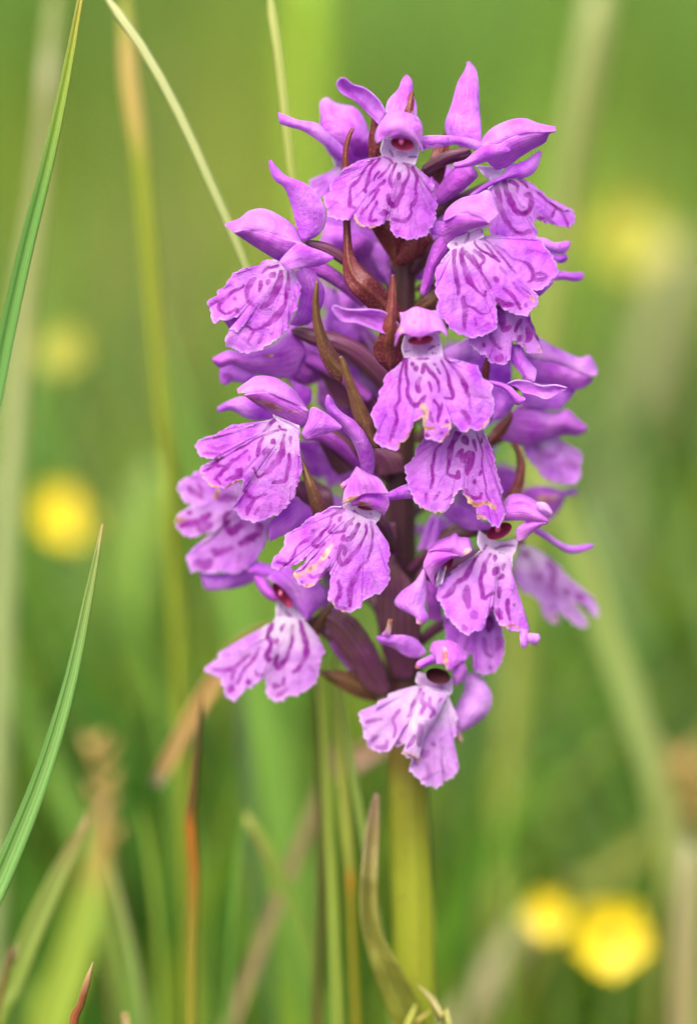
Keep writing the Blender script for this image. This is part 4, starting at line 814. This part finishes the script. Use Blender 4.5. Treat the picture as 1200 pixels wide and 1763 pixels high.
bract(G, [(1050,1050),(1010,880),(980,740),(950,600),(934,540)], [(1170,1000),(1105,860),(1042,740),(982,620),(940,538)], (9, 10, 10), .8, seed=5, mat=M_BRG)
bract(S1, [(780,725),(784,600),(800,480),(830,400)], [(866,725),(856,600),(845,480),(840,400)], (4.5, 5), .6, seed=6)
bract(S1, [(1020,450),(1040,370),(1060,300),(1077,274)], [(1078,450),(1084,350),(1087,300),(1081,274)], (6, 5), .4, seed=7)
bract(F, [(920,800),(1000,700),(1042,600),(1060,480),(1045,380),(1000,318)], [(1080,790),(1102,640),(1110,500),(1092,400),(1050,330),(1010,316)], (3, 2.5, 2), .7, seed=8)
bract(S2, [(110,720),(180,560),(225,490)], [(210,810),(255,600),(245,488)], (2, 1.5), .5, seed=9)
bract(A, [(470,900),(560,1060),(640,1180),(700,1290)], [(560,880),(700,940),(760,1040),(730,1290)], (4, 3), 1.2, seed=2, B=[(470,900),(520,880),(560,880)])
bract(A, [(760,1290),(700,1240),(740,1120),(800,1060)], [(940,1200),(1010,1160),(1020,1060),(980,1000)], (3.5, 4), 1.4, seed=3)
bract(C7, [(630,420),(700,350),(790,280)], [(690,480),(730,410),(792,300)], (5, 6), .5, seed=1, mat=M_BRG)
bract(C7, [(1060,840),(960,770),(880,650),(800,540),(742,430)], [(1095,800),(1070,660),(990,500),(905,380),(790,333)], (3, 6), 1.2, seed=2, T=[(742,430),(745,370),(790,333)], mat=M_OV)
bract(C7, [(1060,800),(960,715),(860,690),(695,680)], [(1030,860),(920,832),(820,782),(715,702)], (2, 4), .7, seed=3, mat=M_BRG)
bract(C7, [(1060,480),(1025,380),(1028,280),(1060,120),(1110,20)], [(1200,480),(1215,340),(1190,200),(1160,100),(1115,20)], (2.6, 4, 4), .8, seed=4, mat=M_OV)
bract(O, [(80,920),(180,815),(300,685)], [(135,985),(235,885),(312,730)], (4, 3.5), .6, seed=5)
bract(O, [(50,410),(58,300),(85,230)], [(108,415),(108,300),(98,230)], (4.5, 4.5), .5, seed=6)
bract(Q, [(740,780),(800,700),(950,590)], [(860,790),(970,740),(990,640)], (3, 4), .8, seed=7, mat=M_BRG)
bract(J, [(180,260),(260,180),(420,150)], [(170,330),(330,260),(520,240)], (4, 5), .8, seed=8, mat=M_OV)
bract(C8, [(320,460),(255,280),(235,80),(260,-80),(330,-190)], [(430,460),(470,280),(480,80),(430,-80),(340,-190)], (2.2, 4, 4.5), 1.0, seed=9, mat=M_OV)

bract(R, [(170,1010),(260,1120),(420,1290)], [(250,950),(430,1070),(560,1240)], (4, 3), .9, mat=M_OV, seed=1)
bract(G, [(880,740),(900,880),(1020,1010)], [(1050,730),(1190,830),(1230,960)], (4, 4), .9, mat=M_OV, seed=2)
bract(R, [(250,380),(330,560),(420,700)], [(430,420),(620,560),(760,760)], (1, 1), 1.2, mat=M_OV, seed=3)
bract(R, [(640,1060),(700,1180),(760,1300)], [(820,1050),(960,1130),(1000,1250)], (2.5, 2.5), .8, mat=M_OV, seed=3)
bract(I, [(920,560),(1000,520),(1100,500)], [(960,760),(1040,820),(1120,800)], (3, 3), .8, mat=M_OV, seed=4)

# leaf on the lower stem
M_SL = blade_mat('stem_leaf', [(0, (.25, .27, .03)), (.6, (.27, .26, .06)), (.9, (.27, .20, .09)), (1, (.22, .13, .08))], .3, .25)
pet(ORCHID, PX, 'stem_leaf', [(690,1800),(668,1740),(645,1680),(625,1600),(621,1540),(627,1460),(636,1400),(646,1366)], [(740,1790),(722,1730),(690,1670),(658,1610),(650,1560),(650,1480),(652,1420),(650,1366)], (3.5, 7, 8, 6), -.8, mat=M_SL, thick=.0003, nu=60, keel=-.3)

# ================================================================== grasses and small flowers round the orchid
def ext_ground(W, wd):
    """carry a blade's lower end on down to the soil"""
    d = W[0]-W[1]; d = d/np.linalg.norm(d)
    L = W[0, 2]
    drift = np.clip(d[:2]*L*.5, -.05, .05)
    q = []
    for t in (1., .66, .33):
        q.append([W[0, 0]+drift[0]*t**.8, W[0, 1]+drift[1]*t**.8, W[0, 2]*(1-t)-.006*t])
    return np.vstack([np.array(q), W]), np.r_[[wd[0]*.75, wd[0]*.95, wd[0]], wd]

def strip(name, W, wd, mat, parent=None, fold=.35, nu=70, nv=9, yaw=0., thick=.0002, u0=0):
    """a blade: spine W (world), full widths wd (m), V-folded section"""
    q = spline(np.c_[W, wd], nu); c = q[:, :3]; w_ = q[:, 3]
    T = np.gradient(c, axis=0); T /= np.linalg.norm(T, axis=1, keepdims=True)
    view = np.array([math.sin(yaw), -math.cos(yaw), .15])
    side = np.cross(T, view); side /= np.linalg.norm(side, axis=1, keepdims=True); nrm = np.cross(side, T)
    v = np.linspace(-1, 1, nv)
    pos = c[:, None]+side[:, None]*(v[None, :, None]*w_[:, None, None]*.5)+nrm[:, None]*((np.abs(v)-.5)[None, :, None]*w_[:, None, None]*.5*fold)
    L = np.r_[0, np.cumsum(np.linalg.norm(np.diff(c, axis=0), axis=1))]; u = L/L[-1]
    u = (u-u0)/(1-u0)
    uv = np.stack(np.broadcast_arrays(u[:, None], ((v+1)/2)[None]), -1).reshape(-1, 2)
    return mesh_obj(name, pos.reshape(-1, 3), gridfaces(nu, nv), mat, parent, uv, None, thick)

def to_world(pts, z, widths):
    a = np.array(pts, float); zz = np.interp(np.linspace(0, 1, len(a)), np.linspace(0, 1, len(np.atleast_1d(z))), np.atleast_1d(z))
    W = P(a[:, 0], a[:, 1], zz); k = PXM*(1-zz*1e-3/DIST)
    return W, np.interp(np.linspace(0, 1, len(a)), np.linspace(0, 1, len(widths)), widths)*k

def blade(label, pts, widths, z, stops, name='grass_shoot', cat='grass', fold=.35, streak=.35, trans=.3, group=None, yaw=0., round_=False):
    W, wd = to_world(pts, z, widths)
    vis = np.linalg.norm(np.diff(W, axis=0), axis=1).sum()
    W2, wd2 = ext_ground(W, wd)
    tot = np.linalg.norm(np.diff(W2, axis=0), axis=1).sum()
    mat = blade_mat('blade_'+cat, stops, streak, trans)
    if round_:
        o = tube3(name, W2, wd2*.5, mat, None, ns=70, nr=12)
        l = o.data.uv_layers['uv'].data; a = np.zeros(len(l)*2, np.float32); l.foreach_get('uv', a); a = a.reshape(-1, 2)
        a[:, 0] = (a[:, 0]-(1-vis/tot))/(vis/tot); l.foreach_set('uv', a.ravel())
    else:
        o = strip(name, W2, wd2, mat, None, fold, yaw=yaw, u0=1-vis/tot)
    return tag(o, label, cat, group)

G1, G2, G3, YG, PALE_, TAN, BRN, OLV, DK = (.10, .25, .045), (.15, .32, .05), (.07, .17, .02), (.36, .44, .04), (.50, .55, .22), (.55, .40, .17), (.22, .08, .03), (.26, .30, .035), (.07, .075, .02)
blade('crisp green grass blade with yellowing tip leaning right, left of the orchid', [(-70,950),(-20,740),(12,580),(45,430),(85,270),(115,130),(135,20),(148,-50)], [29,28,26,24,20,15,10,7], (6, 2), [(0,(.12,.30,.07)),(.6,(.14,.32,.06)),(.85,(.30,.40,.05)),(1,(.45,.36,.06))], fold=.7)
blade('crisp ribbed grass blade ending in a fine point below the left-hand yellow flowers', [(-90,1700),(-30,1580),(20,1470),(75,1330),(120,1180),(150,1040),(168,950),(177,902)], [38,38,36,30,23,16,9,3], (17, 10), [(0,(.15,.33,.065)),(.7,(.18,.36,.08)),(.94,(.25,.32,.07)),(1,(.50,.36,.12))], fold=.5, streak=.6)
blade('pale thin grass stalk arching down behind the pointed left hood', [(500,700),(455,540),(425,465),(400,400),(360,310),(310,200),(250,90),(190,5),(165,-30)], [12,13,14,15,16,17,17,17,16], -3, [(0,(.34,.46,.10)),(1,(.62,.64,.30))], name='grass_stalk', round_=True)
blade('thin yellow-green grass stalk rising behind the topmost left petals', [(514,450),(502,310),(493,220),(480,100),(465,0),(460,-40)], [15,15,15,16,16,15], -7, [(0,(.40,.50,.08)),(1,(.52,.56,.18))], name='grass_stalk', round_=True)
blade('blurred olive stem with a tan joint, left of the arching pale stalk', [(295,900),(280,700),(262,500),(245,300),(232,200),(222,120),(215,0),(212,-40)], [22,25,27,27,30,30,20,18], -36, [(0,(.30,.36,.03)),(.66,(.34,.40,.035)),(.74,(.60,.46,.12)),(.86,(.62,.46,.14)),(.94,(.40,.42,.06)),(1,(.34,.38,.05))], name='grass_stalk', round_=True)
blade('wide soft pale grass stalk with a whitish joint behind the crisp left blade', [(10,950),(25,760),(45,500),(70,300),(85,110),(95,0),(98,-40)], [42,40,34,26,26,22,20], -60, [(0,(.42,.50,.20)),(.5,(.44,.46,.18)),(.78,(.40,.40,.16)),(.84,(.60,.58,.32)),(.9,(.36,.42,.14)),(1,(.36,.42,.12))], name='grass_stalk', round_=True)
blade('thin dark brown dead stem turning orange at a kink, below the lowest left lip', [(330,1800),(330,1640),(334,1500),(327,1420),(330,1390),(338,1300),(350,1190)], [20,20,22,18,17,13,7], -2, [(0,(.30,.30,.03)),(.35,(.30,.24,.03)),(.52,(.34,.15,.02)),(.62,(.42,.14,.015)),(.68,(.15,.07,.02)),(.9,(.10,.07,.025)),(1,(.16,.09,.03))], name='dead_stem', cat='stem', round_=True)
blade('slim green stem with an orange joint just left of the orchid stalk', [(614,1800),(608,1650),(603,1500),(597,1420),(589,1320),(578,1180),(570,1080)], [13,12,12,19,19,13,8], -5, [(0,(.32,.28,.02)),(.35,(.34,.30,.025)),(.40,(.62,.30,.03)),(.44,(.42,.45,.08)),(1,(.36,.44,.07))], name='grass_stalk', round_=True)
blade('broad olive grass blade with a brown tip in the lower left corner', [(-20,1790),(15,1710),(50,1620),(95,1520),(130,1450),(152,1405)], [44,44,40,34,22,6], -2, [(0,(.26,.36,.05)),(.7,(.26,.34,.07)),(1,(.35,.25,.09))])
blade('wide bright yellow-green blade with a tan top behind the olive blade', [(80,1800),(110,1700),(138,1600),(158,1520),(172,1460),(178,1380)], [74,70,62,48,30,10], -38, [(0,(.34,.46,.05)),(.6,(.34,.46,.06)),(.8,(.52,.38,.10)),(1,(.50,.32,.12))])
blade('short red-brown stub with a pale cut end at the bottom left', [(122,1800),(132,1755),(146,1705),(161,1655)], [16,14,12,10], 16, [(0,(.30,.09,.03)),(.6,(.25,.08,.03)),(.8,(.45,.25,.12)),(1,(.6,.45,.28))], name='dead_stem', cat='stem', round_=True)
blade('tiny brown stem tip with a whitish end beside the olive blade', [(5,1700),(20,1660),(33,1622)], [10,9,9], 2, [(0,(.22,.12,.04)),(.6,(.30,.15,.05)),(1,(.62,.52,.42))], name='dead_stem', cat='stem', round_=True)
blade('tiny tan stem tip between the red-brown stub and the dark dead stem', [(222,1800),(216,1765),(211,1742)], [15,14,12], 8, [(0,(.30,.22,.06)),(1,(.52,.36,.14))], name='dead_stem', cat='stem', round_=True)
blade('small curled pale straw lying over the base of the orchid stalk', [(782,1810),(765,1765),(748,1728),(735,1705),(718,1694)], [12,11,11,11,9], 9, [(0,(.46,.46,.10)),(1,(.60,.48,.24))], name='dry_straw', cat='straw', round_=True)
blade('small yellow straw crossing low in front of the orchid leaf', [(690,1800),(712,1765),(730,1748),(747,1736)], [13,13,12,9], 8, [(0,(.48,.48,.08)),(1,(.55,.44,.12))], name='dry_straw', cat='straw', round_=True)
blade('wide blurred pale grass stalk right of the topmost petals', [(930,640),(945,520),(972,340),(1000,170),(1022,50),(1035,-40)], [46,46,48,50,52,50], -95, [(0,(.36,.42,.08)),(.5,(.32,.37,.10)),(1,(.40,.43,.16))], name='grass_stalk', round_=True)
blade('long blurred light green blade slanting right below the right rear lip', [(1190,1640),(1165,1500),(1130,1350),(1085,1200),(1030,1050),(975,900),(940,800)], [44,44,44,46,48,44,30], -60, [(0,(.36,.42,.13)),(.5,(.40,.50,.15)),(1,(.32,.42,.08))])
blade('blurred straw-coloured stalk lying aslant below the paired yellow flowers', [(770,1830),(815,1745),(860,1665),(905,1590),(920,1560)], [64,64,60,52,30], -75, [(0,(.52,.46,.24)),(1,(.44,.40,.20))], name='dry_straw', cat='straw', round_=True)
blade('blurred upright straw stalk beside the brown flower head', [(1175,1720),(1178,1640),(1182,1560),(1186,1480),(1180,1440)], [46,46,44,40,24], -45, [(0,(.48,.40,.18)),(1,(.52,.48,.24))], name='dry_straw', cat='straw', round_=True)
blade('blurred yellow-green blade slanting up towards the brown flower head', [(960,1570),(1010,1525),(1065,1485),(1120,1445),(1140,1430)], [22,28,32,30,18], -95, [(0,(.34,.36,.05)),(1,(.38,.40,.06))])
blade('blurred pinkish dry leaf showing behind the orchid stalk', [(560,1345),(590,1322),(630,1298),(680,1268)], [24,40,42,24], -26, [(0,(.40,.30,.14)),(.4,(.60,.36,.22)),(1,(.50,.28,.14))], name='dry_leaf', cat='leaf')
blade('very soft pale stalk fading out right of the middle flowers', [(1075,830),(1095,720),(1130,600),(1160,480),(1185,400)], [60,60,60,56,40], -200, [(0,(.30,.36,.14)),(1,(.42,.38,.2))], name='grass_stalk', round_=True)
blade('soft bright lime blade behind the gap between the topmost left petals', [(535,420),(530,300),(525,180),(525,60),(530,-60)], [50,52,56,52,40], -170, [(0,(.26,.38,.05)),(1,(.38,.58,.03))])
blade('soft bright green blade low beside the stem with dark joint', [(505,1830),(480,1740),(450,1640),(432,1540),(425,1450)], [64,60,46,28,10], -50, [(0,(.28,.46,.03)),(.7,(.24,.40,.04)),(1,(.36,.40,.06))])
blade('narrow yellow-tipped blade crossing in front of the soft bright green one', [(560,1800),(540,1680),(505,1560),(460,1465),(420,1400)], [26,26,24,20,9], -16, [(0,(.18,.34,.04)),(.7,(.24,.36,.05)),(1,(.45,.44,.08))])
blade('dark bluish green blade standing below the lowest left lip', [(470,1800),(450,1600),(432,1420),(420,1280),(405,1150)], [26,26,24,22,14], -36, [(0,(.07,.18,.04)),(1,(.10,.16,.07))])
blade('broad soft lime leaf beneath the left rear lip', [(250,1120),(235,1060),(225,960),(235,880),(270,800)], [30,50,66,56,24], -110, [(0,(.20,.36,.04)),(1,(.32,.48,.11))])

FINE = [('thin green stem bending right beside the dark bluish green blade', [(392,1800),(398,1650),(408,1500),(425,1380)], [10,10,9,4], -14, (.16,.34,.05)),
        ('thin lime stem rising between the dead stem and the hanging dry leaf', [(282,1800),(276,1640),(262,1500),(240,1380)], [13,12,11,4], -26, (.28,.42,.05)),
        ('fine pale stem leaning left under the hanging dry leaf', [(250,1800),(232,1660),(205,1540),(185,1470)], [9,9,8,4], -18, (.40,.46,.16)),
        ('thin dark green stem right of the orchid stalk', [(800,1800),(806,1640),(818,1500),(838,1380)], [13,13,11,4], -40, (.08,.20,.03)),
        ('slender bright stem beside the paired yellow flowers', [(872,1800),(880,1660),(884,1520),(876,1400)], [13,12,11,4], -46, (.24,.42,.05)),
        ('thin yellowish stem near the blurred upright straw', [(1120,1800),(1132,1640),(1140,1480),(1128,1300)], [14,14,12,5], -48, (.36,.38,.07))]
for lb, pts, wd_, zz_, c_ in FINE:
    blade(lb, pts, wd_, zz_, [(0, c_), (1, tuple(min(1, x*1.2) for x in c_))], name='grass_stalk', round_=True)

# stem with a dark joint whose dry leaf hangs over
st_root = empty('dead_stem', P(np.array(540.), np.array(1790.), np.array(-3.))*np.array([1, 1, 0]))
tag(st_root, 'dark stem with a red-brown joint and hanging dry tan leaf behind the lowest left lip', 'stem')
W, wd = to_world([(545,1800),(550,1600),(553,1470),(555,1380),(551,1290),(545,1180),(530,1080)], -9, [15,16,17,21,16,15,10])
vis = np.linalg.norm(np.diff(W, axis=0), axis=1).sum(); W2, wd2 = ext_ground(W, wd)
tube3('stalk', W2, wd2*.5, blade_mat('blade_joint', [(0,(.20,.30,.05)),(.62,(.20,.26,.05)),(.70,(.16,.03,.02)),(.76,(.14,.03,.02)),(.80,(.09,.08,.02)),(1,(.10,.10,.02))], .2), st_root, ns=70, nr=12)
W, wd = to_world([(540,1120),(480,1085),(420,1110),(375,1165),(325,1245),(285,1320),(268,1352)], (-9, -13, -18), [12,22,30,33,30,26,16])
strip('leaf', W, wd, blade_mat('blade_dryleaf', [(0,(.45,.32,.10)),(.6,(.60,.38,.14)),(.9,(.56,.36,.14)),(1,(.55,.46,.38))], .25), st_root)

# small yellow flowers
M_YP = plain('yellow_petal', (.86, .70, .012), .4, (.80, .60, .01), 300)
M_YD = plain('dull_yellow_petal', (.27, .27, .012), .6, (.22, .23, .012), 300)
M_YC = plain('yellow_centre', (.70, .42, .02), .6)
M_YS = plain('flower_stalk', (.14, .24, .04), .5)
def yellow_flower(label, px, py, z, rad, face, n=5, tilt=50, pm=None):
    c = P(np.array(float(px)), np.array(float(py)), np.array(float(z)))
    root = empty('yellow_flower', (c[0]+.006, c[1]+.004, 0)); tag(root, label, 'flower')
    ti = R_(tilt); az = R_(face)           # facing: tilt from the vertical, azimuth 0 = towards the camera
    nrm = np.array([math.sin(az)*math.sin(ti), -math.cos(az)*math.sin(ti), math.cos(ti)])
    e1 = np.cross(nrm, [0, 0, 1.]); e1 /= np.linalg.norm(e1); e2 = np.cross(nrm, e1)
    nu, nv = 12, 11; u = np.linspace(0, 1, nu)[:, None]; v = np.linspace(-1, 1, nv)[None]
    for k in range(n):
        a = 2*math.pi*k/n+.3
        d = math.cos(a)*e1+math.sin(a)*e2; s_ = np.cross(nrm, d)
        w_ = rad*.52*np.sin(np.clip(u*.9+.06, 0, 1)*np.pi)**.6*(1+0*v)
        L = rad*(.12+.9*u-.10*u**6*v**2*2)
        hgt = rad*(.30*u**2+.10*v**2*u)
        p = c+d*L[..., None]+s_*(v*w_)[..., None]+nrm*hgt[..., None]
        mesh_obj('petal', p.reshape(-1, 3), gridfaces(nu, nv), pm or M_YP, root, None, None, .00015)
    t = np.linspace(0, 1, 8)[:, None]; ph = np.linspace(0, 2*np.pi, 16, endpoint=False)[None]
    rr = rad*.26*np.sin(t*np.pi/2)
    p = c+e1*(rr*np.cos(ph))[..., None]+e2*(rr*np.sin(ph))[..., None]+nrm*(rad*.22*np.cos(t*np.pi/2)+0*ph)[..., None]
    mesh_obj('centre', p.reshape(-1, 3), gridfaces(8, 16, True), pm or M_YC, root)
    b0 = np.array([c[0]+.006, c[1]+.004, -.004])
    tube3('stalk', [c-nrm*rad*.05, c-nrm*rad*.5-np.array([0, 0, rad*.5]), (c+b0)/2+np.array([.004, .002, 0]), b0], [.0006, .0006, .0007, .0009], M_YS, root, nr=8)
yellow_flower('large bright yellow flower, the bigger of the pair right of the orchid stalk', 1050, 1612, -58, .0050, 5, 5, 80)
yellow_flower('smaller yellow flower beside the big bright one right of the orchid stalk', 946, 1575, -64, .0031, -15, 5, 80)
yellow_flower('bright yellow flower behind the fine point of the ribbed grass blade', 105, 892, -118, .0043, 30, 5, 60)
yellow_flower('dull round yellow flower beside the crisp green blade', 112, 606, -110, .0036, -20, 5, 66, M_YD)
yellow_flower('wide faint yellow flower to the right of the large right-hand lip', 1072, 415, -170, .0072, 15, 5, 60, M_YD)

# brown seed heads
M_SH = plain('seed_tan', (.40, .28, .08), .7, (.30, .19, .05), 500)
def seed_head(label, pts, z, n, spread, rad):
    a = np.array(pts, float); W, wd = to_world(pts, z, [8, 8])
    W2, wd2 = ext_ground(W, wd)
    root = empty('seed_head', (W2[0, 0], W2[0, 1], 0)); tag(root, label, 'seed head')
    tube3('stalk', W2, wd2*.5, M_SH, root, ns=40, nr=8)
    r = np.random.default_rng(n)
    for k in range(n):
        t = .35+.65*k/(n-1)
        i = t*(len(W)-1); j = min(int(i), len(W)-2); c = W[j]*(1-(i-j))+W[j+1]*(i-j)
        an = k*2.4; d = np.array([math.cos(an), math.sin(an)*.8, .5]); d /= np.linalg.norm(d)
        ln = rad*r.uniform(2.2, 3.2)
        tube3('spikelet', [c, c+d*ln*.3+d*spread*.5, c+d*(spread+ln*.6)+np.array([0, 0, ln*.5])], [rad*.4, rad, rad*.2], M_SH, root, ns=10, nr=8)
seed_head('blurred tan grass seed head above the bright yellow-green blade', [(190,1520),(186,1470),(183,1400),(176,1330),(168,1280)], -46, 11, .0010, .0007)
seed_head('blurred orange-brown flower head at the right edge among straw', [(1185,1500),(1180,1430),(1172,1370),(1166,1320)], -80, 18, .0026, .0011)
